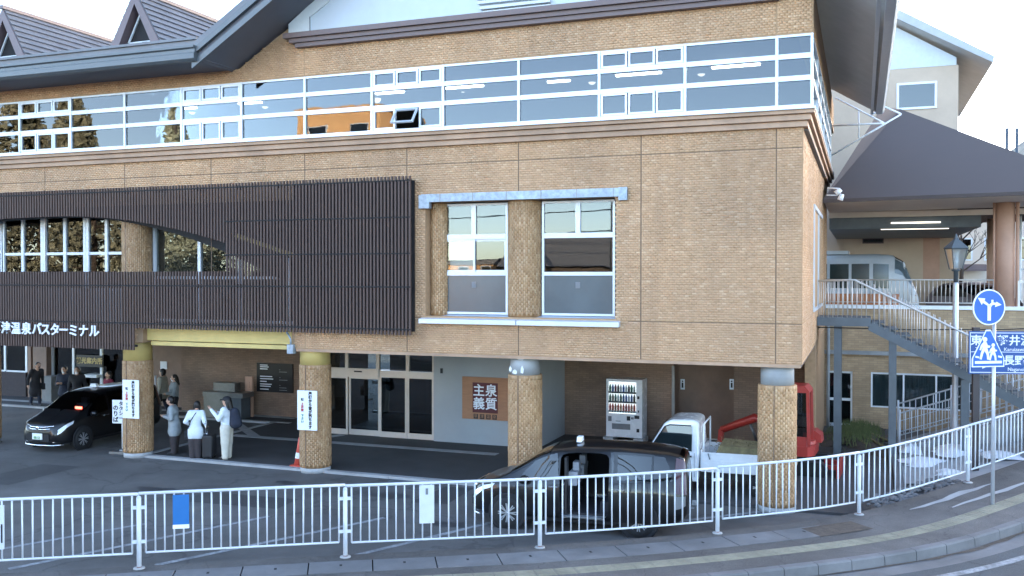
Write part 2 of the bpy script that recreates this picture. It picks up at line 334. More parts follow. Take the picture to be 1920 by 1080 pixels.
def mesh_np(name, v, f, m):
    me = bpy.data.meshes.new(name); nf = len(f)
    me.vertices.add(len(v)); me.vertices.foreach_set('co', v.astype(np.float32).ravel()); me.loops.add(nf*4); me.loops.foreach_set('vertex_index', f.astype(np.int32).ravel())
    me.polygons.add(nf); me.polygons.foreach_set('loop_start', (np.arange(nf)*4).astype(np.int32)); me.update(calc_edges=True); me.validate(); me.materials.append(M[m]); return me
def wall_tiles(x0, x1, z0, z1, keep=None, tw=.1, th=.05, d=.008, gap=.007):
    """running bond in the plane (u,z); returns centres (u,z) and half sizes, clipped to the rectangle"""
    us, zs, hw, hh = [], [], [], []
    nr = max(1, round((z1-z0)/th)); th = (z1-z0)/nr
    for r in range(nr):
        z = z0+(r+.5)*th; u = x0-(tw/2 if r % 2 else 0)
        e = np.arange(u, x1+tw, tw); a = np.maximum(e, x0); b = np.minimum(e+tw, x1); ok = (b-a) > .025
        a = a[ok]; b = b[ok]; us.append((a+b)/2); hw.append((b-a-gap)/2); zs.append(np.full(len(a), z)); hh.append(np.full(len(a), (th-gap)/2))
    us, zs, hw, hh = map(np.concatenate, (us, zs, hw, hh))
    if keep is not None:
        k = keep(us, zs); us, zs, hw, hh = us[k], zs[k], hw[k], hh[k]
    return us, zs, hw, hh
# ================================================================== ground, terrace, road
FP = [(-46, -29.2, .25), (-26, -17.1, .25), (-16.0, -11.0, .25), (-13.2, -9.4, .25), (-10.46, -7.76, .25), (-7.77, -6.13, .25), (-5.00, -4.53, .25), (-2.36, -2.62, .25), (-.03, -.59, .30), (2.05, 1.87, .55), (4.0, 4.35, .85), (5.9, 6.9, 1.2), (9.5, 12.0, 1.9), (16, 21.5, 3.2), (27, 37, 5.0)]
def catmull(P, n=8):
    out = []; P = [Vector(p) for p in P]
    for i in range(len(P)-1):
        a = P[max(i-1, 0)]; b = P[i]; c = P[i+1]; d = P[min(i+2, len(P)-1)]
        for k in range(n):
            t = k/n; out.append(.5*((2*b)+(c-a)*t+(2*a-5*b+4*c-d)*t*t+(3*b-a-3*c+d)*t**3))
    out.append(P[-1]); return out
CL = catmull(FP, 10)
NRM = []
for i in range(len(CL)):
    d = CL[min(i+1, len(CL)-1)]-CL[max(i-1, 0)]; d.z = 0; d.normalize(); NRM.append(Vector((d.y, -d.x, 0)))
ARC = [0.]
for a, b in zip(CL, CL[1:]): ARC.append(ARC[-1]+(b.xy-a.xy).length)
def on_line(s, off=0, dz=0):
    s = max(0, min(ARC[-1]-1e-4, s)); i = max(k for k in range(len(ARC)) if ARC[k] <= s); i = min(i, len(CL)-2)
    t = (s-ARC[i])/(ARC[i+1]-ARC[i]); p = CL[i].lerp(CL[i+1], t); n = NRM[i].lerp(NRM[i+1], t).normalized()
    return p+n*off+Vector((0, 0, dz)), n
def arc_of(x, y):
    i = min(range(len(CL)), key=lambda k: (CL[k].x-x)**2+(CL[k].y-y)**2); return ARC[i]
def strip(o0, o1, z0, z1=None, mb=None, s0=None, s1=None):
    mb = mb or MB(); z1 = z0 if z1 is None else z1
    idx = [i for i in range(len(CL)) if (s0 is None or ARC[i] >= s0) and (s1 is None or ARC[i] <= s1)]
    V = []
    for i in idx: V += [CL[i]+NRM[i]*o0+Vector((0, 0, z0)), CL[i]+NRM[i]*o1+Vector((0, 0, z1))]
    return mb.add(V, [(2*k, 2*k+1, 2*k+3, 2*k+2) for k in range(len(idx)-1)], 0, True)
g = MB().add([(-900, -900, -.06), (900, -900, -.06), (900, 900, -.06), (-900, 900, -.06)], [(0, 1, 2, 3)]); struct('ground', g, 'soil')
g = MB().add([(-70, -34, 0), (-16, -11.02, 0), (-2.5, -2.72, 0), (0.1, -.47, 0), (2.5, 2.4, 0), (2.5, 60, 0), (-70, 60, 0)], [(0, 1, 2, 3, 4, 5, 6)]); struct('parking_lot', g, 'asphalt')
# raised road with pavement
g = strip(-.14, .2, -.002); strip(.78, 1.90, -.002, None, g); strip(.2, .78, -.002, None, g, arc_of(-1.2, -1.6)-1.2); strip(-.14, -.14, -.002, -.7, g); struct('pavement', g, 'walk')
rd = strip(2.5, 26, -.15); struct('road', rd, 'road')
gut = strip(2.07, 2.5, -.162, -.150); struct('gutter_channel', gut, 'concrete')
kb = Thing('road_kerb', 'grey concrete kerb stones along the curving road edge', 'kerb', CL[60], world=True); kb.o['kind'] = 'structure'; del kb.o['category']; del kb.o['label']
s = arc_of(-16, -11)-2; k = 0
while s < arc_of(9.5, 12):
    (a, n), (b, n2) = on_line(s+.006), on_line(s+.594)
    V = []
    for p, nn in ((a, n), (b, n2)): V += [p+nn*1.9+Vector((0, 0, .004)), p+nn*2.03+Vector((0, 0, .004)), p+nn*2.055+Vector((0, 0, -.02)), p+nn*2.07+Vector((0, 0, -.2))]
    kb.part('kerb_stone', MB().add(V, [(0, 1, 5, 4), (1, 2, 6, 5), (2, 3, 7, 6), (0, 3, 2, 1), (4, 5, 6, 7)]), 'concrete'); s += .6
# concrete edging slabs beside the fence, each a slab with a lifting slot
sl = Thing('edging_slabs', 'x', 'x', CL[60], world=True); sl.o['kind'] = 'structure'; del sl.o['category']; del sl.o['label']
s = arc_of(-16, -11)-2
while s < arc_of(-1.2, -1.6):
    V = []; L = .98
    for t in (0, 1):
        p, n = on_line(s+.008+L*t); j = random.uniform(-.003, .004)
        V += [p+n*.2+Vector((0, 0, .004+j)), p+n*.78+Vector((0, 0, .004+j)), p+n*.78+Vector((0, 0, -.05)), p+n*.2+Vector((0, 0, -.05))]
    sb = sl.part('edging_slab', MB().add(V, [(0, 1, 5, 4), (1, 2, 6, 5), (3, 0, 4, 7), (0, 3, 2, 1), (4, 5, 6, 7)]), 'concrete')
    p, n = on_line(s+.5); d = Vector((-n.y, n.x, 0)); c = p+n*.42+Vector((0, 0, .0085))
    sl.part('lifting_slot', MB().add([c+d*.02+n*.06, c-d*.02+n*.06, c-d*.02-n*.03, c+d*.02-n*.03], [(0, 1, 2, 3)]), 'dark_void', sb); s += 1.0
# tactile paving: one paver per 30 cm with raised bars
tp = Thing('tactile_paving', 'x', 'x', CL[60], world=True); tp.o['kind'] = 'structure'; del tp.o['category']; del tp.o['label']
s = arc_of(-16, -11)-2
while s < arc_of(6.5, 8):
    V = []
    for t in (0, 1):
        p, n = on_line(s+.004+.292*t)
        V += [p+n*1.12+Vector((0, 0, .004)), p+n*1.42+Vector((0, 0, .004)), p+n*1.42+Vector((0, 0, -.03)), p+n*1.12+Vector((0, 0, -.03))]
    mb = MB().add(V, [(0, 1, 5, 4), (1, 2, 6, 5), (3, 0, 4, 7), (0, 3, 2, 1), (4, 5, 6, 7)])
    for q in range(4):
        (a, n), (b, n2) = on_line(s+.03, 1.16+.073*q, .007), on_line(s+.27, 1.16+.073*q, .007); mb.bar(a, b, .03, .008)
    tp.part('paver', mb, 'tactile'); s += .3
def flat(pts, z, w, m='line_white', name='painted_line'):
    """a worn painted line on the ground between two points"""
    a, b = Vector((*pts[0], z)), Vector((*pts[1], z)); n = (b-a).normalized().cross(Vector((0, 0, 1)))*(w/2)
    struct(name, MB().add([a-n, b-n, b+n, a+n], [(0, 1, 2, 3)]), m)
for a, b in (((-13.0, -7.9), (-11.0, -3.6)), ((-10.9, -6.9), (-8.8, -2.9)), ((-8.3, -5.7), (-6.4, -1.9)), ((-15.4, -9.6), (-12.9, -4.9)), ((-5.6, -3.95), (-4.0, -2.9)), ((-2.9, -2.15), (-1.3, -.75)), ((-3.4, -1.2), (-1.9, .2))): flat((a, b), .005, .12)
flat(((-11.4, -7.7), (-9.4, -6.75)), .0052, .12); flat(((-9.5, -6.4), (-7.6, -5.75)), .0054, .12); flat(((-6.3, -.15), (-3.2, .0)), .005, .12)
g = strip(2.78, 2.93, -.145, None, None, arc_of(-16, -11), arc_of(9.5, 12)); struct('road_line', g, 'line_white')
for s_ in (arc_of(3.5, 3.5),):
    for q in range(3):
        a, n = on_line(s_+q*1.2, 3.4, -.145); b, _ = on_line(s_+q*1.2+.5, 5.2, -.145); d = Vector((-n.y, n.x, 0))*.2
        struct('road_marking', MB().add([a-d, b-d, b+d, a+d], [(0, 1, 2, 3)]), 'line_white')
def blob(cx, cy, rx, ry, z, m, nm, seed):
    r_ = random.Random(seed); n = 18; struct(nm, MB().add([(cx+rx*(1+r_.uniform(-.3, .3))*math.cos(2*math.pi*k/n), cy+ry*(1+r_.uniform(-.3, .3))*math.sin(2*math.pi*k/n), z) for k in range(n)], [tuple(range(n))]), m)
for i, (cx, cy, rx, ry) in enumerate(((-9.6, -1.2, .5, .22), (-6.1, -.9, .35, .2), (-14.6, -2.6, .6, .3), (-12.4, -.9, .3, .15), (-7.4, -2.9, .4, .2))): blob(cx, cy, rx, ry, .003, 'oil_stain', 'oil_stain', i)
for (x0, x1, y0, y1) in ((-13.6, -11.2, -3.2, -2.2), (-19.5, -18.2, -3.5, -1.2), (-8.9, -8.1, -1.6, .1)): struct('asphalt_patch', MB().add([(x0, y0, .002), (x1, y0+.15, .002), (x1-.05, y1, .002), (x0+.1, y1-.1, .002)], [(0, 1, 2, 3)]), 'asphalt_dark')
struct('drain_grate', MB().box(-10.3, -9.8, .02, .24, -.02, .006), 'steel_gray')
# drain covers and patches in the pavement
for (sx, sy, o0, o1, L, m) in ((-1.2, -1.5, .25, .8, 1.1, 'soil'),):
    s_ = arc_of(sx, sy); V = [on_line(s_, o0, .006)[0], on_line(s_, o1, .006)[0], on_line(s_+L, o1, .006)[0], on_line(s_+L, o0, .006)[0]]
    o = struct('drain_cover', MB().add(V, [(0, 1, 2, 3)]), m)
# broken asphalt / old snow streaks along the kerb
for (sx, sy, off, L, w, m, nm) in ((.6, .3, .35, 2.6, .16, 'concrete_light', 'mortar_strip'), (1.0, .6, .75, 3.2, .12, 'concrete_light', 'mortar_strip'), (3.0, 3.1, .35, 2.4, .2, 'concrete', 'mortar_strip')):
    s_ = arc_of(sx, sy); V = []
    for t in range(9):
        f = t/8; ww = w*(.25+math.sin(math.pi*f)*.75)*random.uniform(.6, 1.2); o_ = off+random.uniform(-.04, .04)
        V += [on_line(s_+L*f, o_-ww/2, .006)[0], on_line(s_+L*f, o_+ww/2, .006)[0]]
    struct(nm, MB().add(V, [(2*q, 2*q+1, 2*q+3, 2*q+2) for q in range(8)]), m)
V = []
s_ = arc_of(-2.4, -2.6)
for t in range(41):
    p0, _ = on_line(s_+t*.3, 2.09+random.uniform(-.015, .02), -.152); p1, _ = on_line(s_+t*.3, 2.13+random.uniform(.0, .1)*(t > 8), -.150); V += [p0, p1]
struct('gutter_dirt', MB().add(V, [(2*q, 2*q+1, 2*q+3, 2*q+2) for q in range(40)]), 'soil')
# platform under the building
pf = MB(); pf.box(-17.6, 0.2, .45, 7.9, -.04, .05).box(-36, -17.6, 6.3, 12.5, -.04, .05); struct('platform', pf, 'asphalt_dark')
kb2 = Thing('platform_kerb', 'x', 'x', (-15, .3, 0), world=True); kb2.o['kind'] = 'structure'; del kb2.o['category']; del kb2.o['label']
x = -17.6
while x < -3.2:
    kb2.part('kerb_stone', MB().box(x+.005, x+.895, .27, .447, -.04, .062), 'concrete_light'); x += .9
x = -36
while x < -17.7:
    kb2.part('kerb_stone', MB().box(x+.005, x+.895, 6.12, 6.297, -.04, .062), 'concrete_light'); x += .9
y = .45
while y < 6:
    kb2.part('kerb_stone', MB().box(-17.78, -17.603, y+.005, y+.82, -.04, .062), 'concrete_light'); y += .83
for y0, y1, x0, x1 in ((3.55, 3.85, -17.4, -9.2), (7.0, 7.3, -34, -17.6)):
    x = x0
    while x < x1:
        struct('tactile_paver', MB().box(x+.005, x+.295, y0, y1, .03, .056), 'concrete_light'); x += .3
for a, b in (((-19.4, 6.2), (-16.6, 3.7)), ((-14.4, 4.9), (-14.9, 3.7))):
    a = Vector((*a, .054)); b = Vector((*b, .054)); n = (b-a).normalized().cross(Vector((0, 0, 1)))*.15; struct('tactile_line', MB().add([a-n, b-n, b+n, a+n], [(0, 1, 2, 3)]), 'concrete_light')
# upper terrace behind the retaining wall
struct('terrace', MB().box(-1.0, 40, 12.35, 70, -.05, 3.0), 'asphalt_dark')

# ================================================================== bus terminal
T = Thing('bus_terminal', 'tan tiled two storey bus terminal with ribbon windows and grey gabled roof', 'building', (-12, 4, 0), world=True)
CX = [-1.6-5.445*k for k in range(6)]
YU = -.22
def wall_boxes(mb, x0, x1, z0, z1, holes, y0, y1):
    xs = sorted({x0, x1, *[h[0] for h in holes], *[h[1] for h in holes]}); zs = sorted({z0, z1, *[h[2] for h in holes], *[h[3] for h in holes]})
    for a, b in zip(xs, xs[1:]):
        runs = []
        for c, d in zip(zs, zs[1:]):
            if any(h[0] <= a and b <= h[1] and h[2] <= c and d <= h[3] for h in holes): continue
            if runs and abs(runs[-1][1]-c) < 1e-6: runs[-1][1] = d
            else: runs.append([c, d])
        for c, d in runs: mb.box(a, b, y0, y1, c, d)
    return mb
XL = -31.0
H_WIN = (-9.30, -4.86, 3.86, 6.44); H_ARCH = (XL+.5, -12.80, 3.46, 6.6); H_BEAM = (-17.55, -12.80, 3.02, 3.46)
lowf = T.part('front_wall', wall_boxes(MB(), XL, -1.10, 3.02, 7.70, [H_WIN, H_ARCH, H_BEAM], .0, .30), 'grout')
upf = MB(); upf.box(XL, -.90, YU, .15, 9.47, 9.80)
upf.prism([(-14.2, 9.80), (-.9, 9.80), (-.9, 10.4), (-7.05, 14.1)], 'y', YU, .15)
T.part('gable_wall', upf, 'grout')
# tiles (real blocks), one joined field per wall
PX = [XL]+[x for x in sorted(CX) if x > XL]+[-1.10]
av, af, nb = [], [], 0
def add_field(x0, x1, z0, z1, y, keep=None, sgn=-1):
    global nb
    us, zs, hw, hh = wall_tiles(x0, x1, z0, z1, keep)
    if not len(us): return
    P = np.stack([us, np.full(len(us), y), zs], 1); d = rng.choice([.006, .008, .011, .015], len(us), p=[.4, .35, .17, .08])
    v, f = tile_arrays(P, np.array([1., 0, 0]), np.array([0, 0, 1.]), np.array([0, -1., 0]), hw, hh, d); av.append(v); af.append(f+nb); nb += len(v)
inh = lambda u, z, h: (u > h[0]-.01) & (u < h[1]+.01) & (z > h[2]-.01) & (z < h[3]+.01)
keepf = lambda u, z: ~(inh(u, z, H_WIN) | inh(u, z, H_ARCH) | inh(u, z, H_BEAM)) & ~((u < -9.9) & (u > XL+.5) & (z < 6.6) & (z > 3.46) & (u < -12.9))
for a, b in zip(PX, PX[1:]):
    if b-a < .1 or b < -26: continue
    xm_ = (a+b)/2
    for a_, b_ in (((a, xm_), (xm_, b)) if b-a > 3 else ((a, b),)):
        for c, d in ((3.03, 3.812), (3.832, 7.292), (7.312, 7.69)): add_field(a_+.011, b_-.011, c, d, 0, keepf)
UPX = [-24]+[x*.9885 for x in sorted(CX) if x > -24]+[-.905]
keepu = lambda u, z: (z < np.where(u < -14.19, 9.79, 9.80+.61*(u+14.19)))
for a, b in zip(UPX, UPX[1:]): add_field(a+.008, b-.008, 9.50, 10.35, YU, keepu)
v = np.concatenate(av); f = np.concatenate(af)
o = link('wall_tiles', mesh_np('wall_tiles', v-np.array(T.off), f, 'tile'), T.o); o['kind'] = 'stuff'
jl = MB()
for a, b in zip(PX, PX[1:]):
    if b < -26: continue
    for x_ in ([b, (a+b)/2] if b-a > 3 else [b]):
        if x_ < -1.2:
            for c, d in ([(3.03, 3.70), (6.63, 7.69)] if -9.3 < x_ < -4.8 else [(3.47, 7.69) if x_ < -12 else (3.03, 7.69)]): jl.box(x_-.009, x_+.009, -.0035, .0, c, d)
for z_ in (3.822, 7.302):
    for a, b in (((-4.6, -1.1), (-9.6, -9.45), (-12.7, -9.6)) if z_ < 4 else ((-24, -1.1),)): jl.box(a, b, -.003, .0, z_-.008, z_+.008)
T.part('expansion_joints', jl, 'joint')
# side wall (faces +X)
T.part('side_wall', wall_boxes(MB(), .30, 12.6, 3.02, 7.70, [], -1.35, -1.10).__class__() if False else MB().box(-1.36, -1.10, .30, 5.8, 3.02, 7.70).box(-1.36, -1.10, 5.8, 13.5, 0, 7.70), 'grout')
av, af, nb = [], [], 0
for (y0, y1, z0, z1) in ((.008, 4.2, 3.03, 3.815), (.008, 4.2, 3.83, 7.295), (4.22, 12.8, 3.1, 7.295), (.008, 12.8, 7.31, 7.69)):
    us, zs, hw, hh = wall_tiles(y0, y1, z0, z1, lambda u, z: ~((u > 4.3) & (u < 9.2) & (z > 3.9) & (z < 6.5)))
    P = np.stack([np.full(len(us), -1.10), us, zs], 1)
    v, f = tile_arrays(P, np.array([0, 1., 0]), np.array([0, 0, 1.]), np.array([1., 0, 0]), hw, hh, rng.choice([.006, .009, .012], len(us))); av.append(v); af.append(f+nb); nb += len(v)
o = link('side_tiles', mesh_np('side_tiles', np.concatenate(av)-np.array(T.off), np.concatenate(af), 'tile'), T.o); o['kind'] = 'stuff'
# stepped cornice on front and side
for i in range(3):
    p = .065*(i+1)+.03; z = 7.70+.12*i
    T.part('cornice_course', MB().box(XL, -1.10+p, -p, .1, z, z+.098).box(-1.15, -1.10+p, .1, 13.5, z, z+.098).box(XL, -1.12+p, -p+.03, .1, z+.098, z+.12).box(-1.15, -1.13+p, .1, 13.5, z+.098, z+.12), 'cornice')
# ---------------- ribbon window
ZB, ZT = 8.06, 9.47; MUL = [-.90, -1.58]+[-1.58-1.794*k for k in range(1, 13)]
TR = (8.62, 9.05)
def pane(parent, x0, x1, z0, z1, y, m='glass'):
    T.part('pane', MB().box(x0, x1, y, y+.008, z0, z1), m, parent)
T.part('window_sill', MB().box(XL, -.86, YU-.06, .12, ZB-.045, ZB).box(-1.12, -.86, .12, 13.0, ZB-.045, ZB), 'alu')
for i in range(len(MUL)-1):
    x1, x0 = MUL[i], MUL[i+1]; vent = i > 0 and (i-1) % 3 == 1
    fr = MB(); y0, y1 = YU, YU+.09
    fr.box(x0-.028, x0+.028, y0-.012, y1, ZB, ZT)
    if i == 0: fr.box(x1-.05, x1, y0-.012, y1, ZB, ZT)
    fr.box(x0+.028, x1-.028, y0, y1, ZB, ZB+.05).box(x0+.028, x1-.028, y0, y1, ZT-.045, ZT)
    for z in TR: fr.box(x0+.028, x1-.028, y0-.004, y1, z-.05, z+.05)
    w = T.part('ribbon_window', fr, 'alu')
    rows = ((ZB+.05, TR[0]-.05), (TR[0]+.05, TR[1]-.05), (TR[1]+.05, ZT-.045))
    for r, (c, d) in enumerate(rows):
        if vent and r != 1:
            n3 = 3; wd = (x1-x0-.056)/n3
            for k in range(n3):
                a = x0+.028+k*wd; b = a+wd
                opn = (i == 5 and r == 0 and k == 1)
                if opn:   # the one sash that stands open, hinged at the top
                    sh = link('open_sash', MB().box(0, wd-.02, 0, .04, -.44, -.40).box(0, wd-.02, 0, .04, -.04, 0).box(0, .04, 0, .04, -.40, -.04).box(wd-.06, wd-.02, 0, .04, -.40, -.04).mesh('open_sash', 'alu'), w, Vector((a+.01, y0-.02, d-.01))-T.off); sh.rotation_euler = (R(-38), 0, 0)
                    continue
                T.part('sash', MB().box(a+.012, b-.012, y0-.006, y1-.02, c+.004, c+.045).box(a+.012, b-.012, y0-.006, y1-.02, d-.045, d-.004).box(a+.012, a+.055, y0-.006, y1-.02, c+.045, d-.045).box(b-.055, b-.012, y0-.006, y1-.02, c+.045, d-.045), 'alu', w)
                pane(w, a+.055, b-.055, c+.045, d-.045, y0+.03)
        else: pane(w, x0+.028, x1-.028, c, d, y0+.03)
for k in range(6):     # side ribbon windows
    ya, yb = .14+k*1.8, .14+(k+1)*1.8
    fr = MB().box(-.99, -.895, yb-.03, yb+.03, ZB, ZT).box(-.99, -.90, ya+.03, yb-.03, ZB, ZB+.05).box(-.99, -.90, ya+.03, yb-.03, ZT-.045, ZT)
    for z in TR: fr.box(-.99, -.90, ya+.03, yb-.03, z-.05, z+.05)
    w = T.part('ribbon_window', fr, 'alu'); T.part('pane', MB().box(-.955, -.945, ya+.03, yb-.03, ZB+.05, ZT-.045), 'glass', w)
T.part('side_upper_wall', MB().box(-1.2, -.90, .15, 13.5, ZT, 10.38), 'grout')
T.part('interior_room', MB().box(XL, -1.0, .2, 9.8, 7.66, 7.69).box(XL, -1.0, .2, 9.8, 9.56, 9.6).box(XL, -1.0, 9.8, 9.9, 7.69, 9.56), 'interior_wall')
# ---------------- roofs
SL = .61; EL = 9.74
def roof_slab(x_e, x_r, z_e, z_r, y0, y1, th, m0, nm):
    mb = MB().prism([(x_e, z_e), (x_r, z_r), (x_r, z_r+th), (x_e, z_e+th)], 'y', y0, y1); return T.part(nm, mb, m0)
zr = EL+SL*7.35
roof_slab(-14.40, -7.05, EL, zr, -1.36, 26, .46, 'soffit', 'gable_roof')  # unseen far end lengthened to keep the sun off the dormers
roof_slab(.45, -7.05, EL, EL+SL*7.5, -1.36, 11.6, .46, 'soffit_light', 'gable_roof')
# rake fascia boards with moulded steps
def rake(off0, off1, y, m, nm):
    a = (-14.30, EL+SL*.10); b = (-7.05, zr)
    T.part(nm, MB().prism([(a[0]-.3, a[1]-.183+off0), (b[0], b[1]+off0), (b[0], b[1]+off1), (a[0]-.3, a[1]-.183+off1)], 'y', y, y+.06), m)
rake(-.03, .12, -1.45, 'gutter', 'rake_board'); rake(.12, .24, -1.40, 'soffit', 'rake_board'); rake(.24, .38, -1.49, 'gutter', 'rake_board'); rake(.40, .56, -1.43, 'roof_metal', 'rake_board')
# left wing eave: gutter, fascia, roof
T.part('eave_soffit', MB().box(XL, -14.3, -1.36, YU, 9.78, 9.81), 'soffit')
gp = [(-1.38, 9.74), (-1.50, 9.74), (-1.56, 9.80), (-1.56, 9.92), (-1.53, 9.94), (-1.53, 10.02), (-1.58, 10.05), (-1.58, 10.10), (-1.38, 10.10)]
T.part('eave_gutter', MB().prism(gp, 'x', XL, -14.45), 'gutter')
T.part('eave_fascia', MB().box(XL, -14.5, -1.37, -1.30, 10.10, 10.27).box(XL, -14.5, -1.42, -1.25, 10.27, 10.33), 'roof_metal')
T.part('wing_roof', MB().prism([(-1.25, 10.20), (7.5, 11.6), (7.5, 11.7), (-1.25, 10.30)], 'x', XL, -14.45), 'roof_metal')
for k in range(14): T.part('snow_guard', MB().box(-15.2-1.05*k, -15.05-1.05*k, -1.22, -1.16, 10.30, 10.40), 'steel_gray')
# right eave trim
T.part('eave_gutter', MB().prism([(.38, 9.70), (.56, 9.70), (.62, 9.78), (.62, 9.94), (.38, 9.94)], 'y', -1.4, 11.5), 'panel_trim')
T.part('soffit_trim', MB().box(.22, .30, -1.3, 11.4, 9.70, 9.76), 'panel_trim')
# dormers with lapped metal roofing
for xc in (-21.12, -16.77):
    hw, zb, za, yf = .75, 10.5, 11.68, -.9
    dm = T.part('dormer', MB().add([(xc-hw+.12, yf+.25, zb), (xc+hw-.12, yf+.25, zb), (xc, yf+.25, za-.2)], [(0, 1, 2)]), 'dark_void')
    for sg in (-1, 1):
        T.part('barge_board', MB().prism([(xc+sg*hw*1.06, zb-.1), (xc, za+.1), (xc, za-.22), (xc+sg*(hw-.22), zb-.1)], 'y', yf, yf+.28), 'barge', dm)
        n = 9
        for k in range(n):
            t0, t1 = k/n, (k+1)/n; x0, z0 = xc+sg*hw*1.06*(1-t0), zb-.1+(za+.2-zb)*t0; x1, z1 = xc+sg*hw*1.06*(1-t1), zb-.1+(za+.2-zb)*t1
            nx, nz = sg*.84, .54; l0, l1 = .045, .012
            T.part('roof_sheet', MB().prism([(x0, z0), (x0+nx*l0, z0+nz*l0), (x1+nx*l1, z1+nz*l1), (x1, z1)], 'y', yf+.03, 5.5), 'roof_metal', dm)
    T.part('ridge_cap', MB().box(xc-.07, xc+.07, yf-.04, 5.5, za+.08, za+.17), 'barge', dm)
    T.part('vent_frame', MB().bar((xc-.38, yf+.22, zb+.06), (xc+.40, yf+.22, zb+.06), .04).bar((xc-.38, yf+.22, zb+.06), (xc, yf+.22, za-.42), .04), 'panel_trim', dm)
# gable panel, moulding, vent
for i, (z0, z1, p) in enumerate(((10.14, 10.24, .16), (10.24, 10.34, .22), (10.34, 10.46, .30))):
    T.part('gable_moulding', MB().box(-12.75-.0+.12*(2-i), -1.3-.12*(2-i), YU-p, YU-.002, z0, z1-.006), 'molding')
T.part('gable_panel', MB().prism([(-12.6, 10.46), (-1.5, 10.46), (-1.5, 10.72), (-7.05, 13.8), (-12.6, 10.72)], 'y', YU-.06, YU-.002), 'panel_blue')
T.part('panel_trim', MB().prism([(-12.72, 10.46), (-12.12, 10.46), (-12.12, 10.84), (-11.6, 11.16), (-11.6, 11.50), (-12.72, 10.72)], 'y', YU-.10, YU-.055), 'panel_trim')
T.part('panel_joint', MB().box(-12.14, -12.12, YU-.106, YU-.098, 10.46, 10.84), 'steel_gray')
vt = T.part('gable_vent', MB().box(-7.75, -6.2, YU-.12, YU-.058, 10.48, 10.53), 'panel_trim')
for k in range(3): T.part('vent_slat', MB().box(-7.8-.05*k, -6.2, YU-.17, YU-.065, 10.56+.12*k, 10.62+.12*k), 'panel_trim', vt)
# ---------------- window niche with column
JAMB = .52
T.part('niche_back', MB().box(-9.30, -9.02, JAMB-.06, JAMB+.2, 3.86, 6.44).box(-4.87, -4.80, .30, JAMB+.2, 3.86, 6.44), 'grout')
def win_frame(x0, x1, z0, z1, y, w=.05, dpt=.08): return MB().box(x0, x1, y, y+dpt, z0, z0+w).box(x0, x1, y, y+dpt, z1-w, z1).box(x0, x0+w, y, y+dpt, z0+w, z1-w).box(x1-w, x1, y, y+dpt, z0+w, z1-w)
YW = .38
for (xa, xb, slide) in ((at(826, 500, YW).x, at(952, 500, YW).x, True), (at(1016, 500, YW).x, at(1153, 500, YW).x, False)):
    zA, zB, zC, zD = 3.90, 4.82, 5.66, 6.42
    w = T.part('window', win_frame(xa, xb, zA, zD, YW).box(xa+.05, xb-.05, YW-.006, YW+.08, zB-.04, zB+.04).box(xa+.05, xb-.05, YW-.006, YW+.08, zC-.055, zC+.055).box((xa+xb)/2-.055, (xa+xb)/2+.055, YW-.006, YW+.08, zC+.055, zD-.05), 'alu')
    xm = (xa+xb)/2
    for a, b in ((xa+.05, xm-.055), (xm+.055, xb-.05)): T.part('pane', MB().box(a, b, YW+.03, YW+.038, zC+.055, zD-.05), 'glass_mid', w)
    if slide:
        T.part('sash', win_frame(xa+.05, xm+.03, zB+.04, zC-.055, YW+.01, .045, .03), 'alu', w); T.part('sash', win_frame(xm-.03, xb-.05, zB+.04, zC-.055, YW+.045, .045, .03), 'alu', w)
        T.part('pane', MB().box(xa+.095, xm-.015, YW+.02, YW+.026, zB+.085, zC-.10), 'glass_clear', w); T.part('pane', MB().box(xm+.015, xb-.095, YW+.055, YW+.061, zB+.085, zC-.10), 'glass_mid', w)
    else: T.part('pane', MB().box(xa+.05, xb-.05, YW+.03, YW+.038, zB+.04, zC-.055), 'glass_mid', w)
    T.part('pane', MB().box(xa+.05, xb-.05, YW+.03, YW+.038, zA+.05, zB-.04), 'film', w)
    T.part('sticker', MB().box(xm-.06, xm+.05, YW+.02, YW+.024, 4.50, 4.64), 'gray_plastic', w)
    if slide: T.part('blind', MB().box(xa+.18, xb-.06, YW+.14, YW+.15, 5.55, 6.4).box(xa+.18, xm, YW+.14, YW+.15, 4.86, 5.55), 'blind', w)
    else: T.part('blind', MB().box(xm-.1, xb-.06, YW+.14, YW+.15, 5.68, 6.4), 'blind', w)
T.part('back_room', MB().box(-11, -1.4, 4.9, 5.0, 3.4, 7.0).box(-11, -1.4, .75, 4.9, 3.40, 3.44).box(-11, -1.4, .75, 4.9, 6.9, 6.95), 'interior_wall')
lint = MB().box(-9.36, -4.66, -.10, .02, 6.44, 6.62).box(-9.42, -9.16, -.105, .02, 6.30, 6.60).box(-4.78, -4.60, -.105, .02, 6.36, 6.63)
hd = T.part('lintel_hood', lint, 'galv')
for k in range(6): T.part('hood_seam', MB().box(-8.9+.8*k, -8.885+.8*k, -.112, -.098, 6.44, 6.62), 'steel', hd)
T.part('niche_sill', MB().prism([(-.16, 3.70), (.5, 3.70), (.5, 3.90), (-.16, 3.80)], 'x', -9.40, -7.06), 'alu'); T.part('niche_sill', MB().prism([(-.16, 3.70), (.5, 3.70), (.5, 3.90), (-.16, 3.80)], 'x', -7.04, -4.76), 'alu')
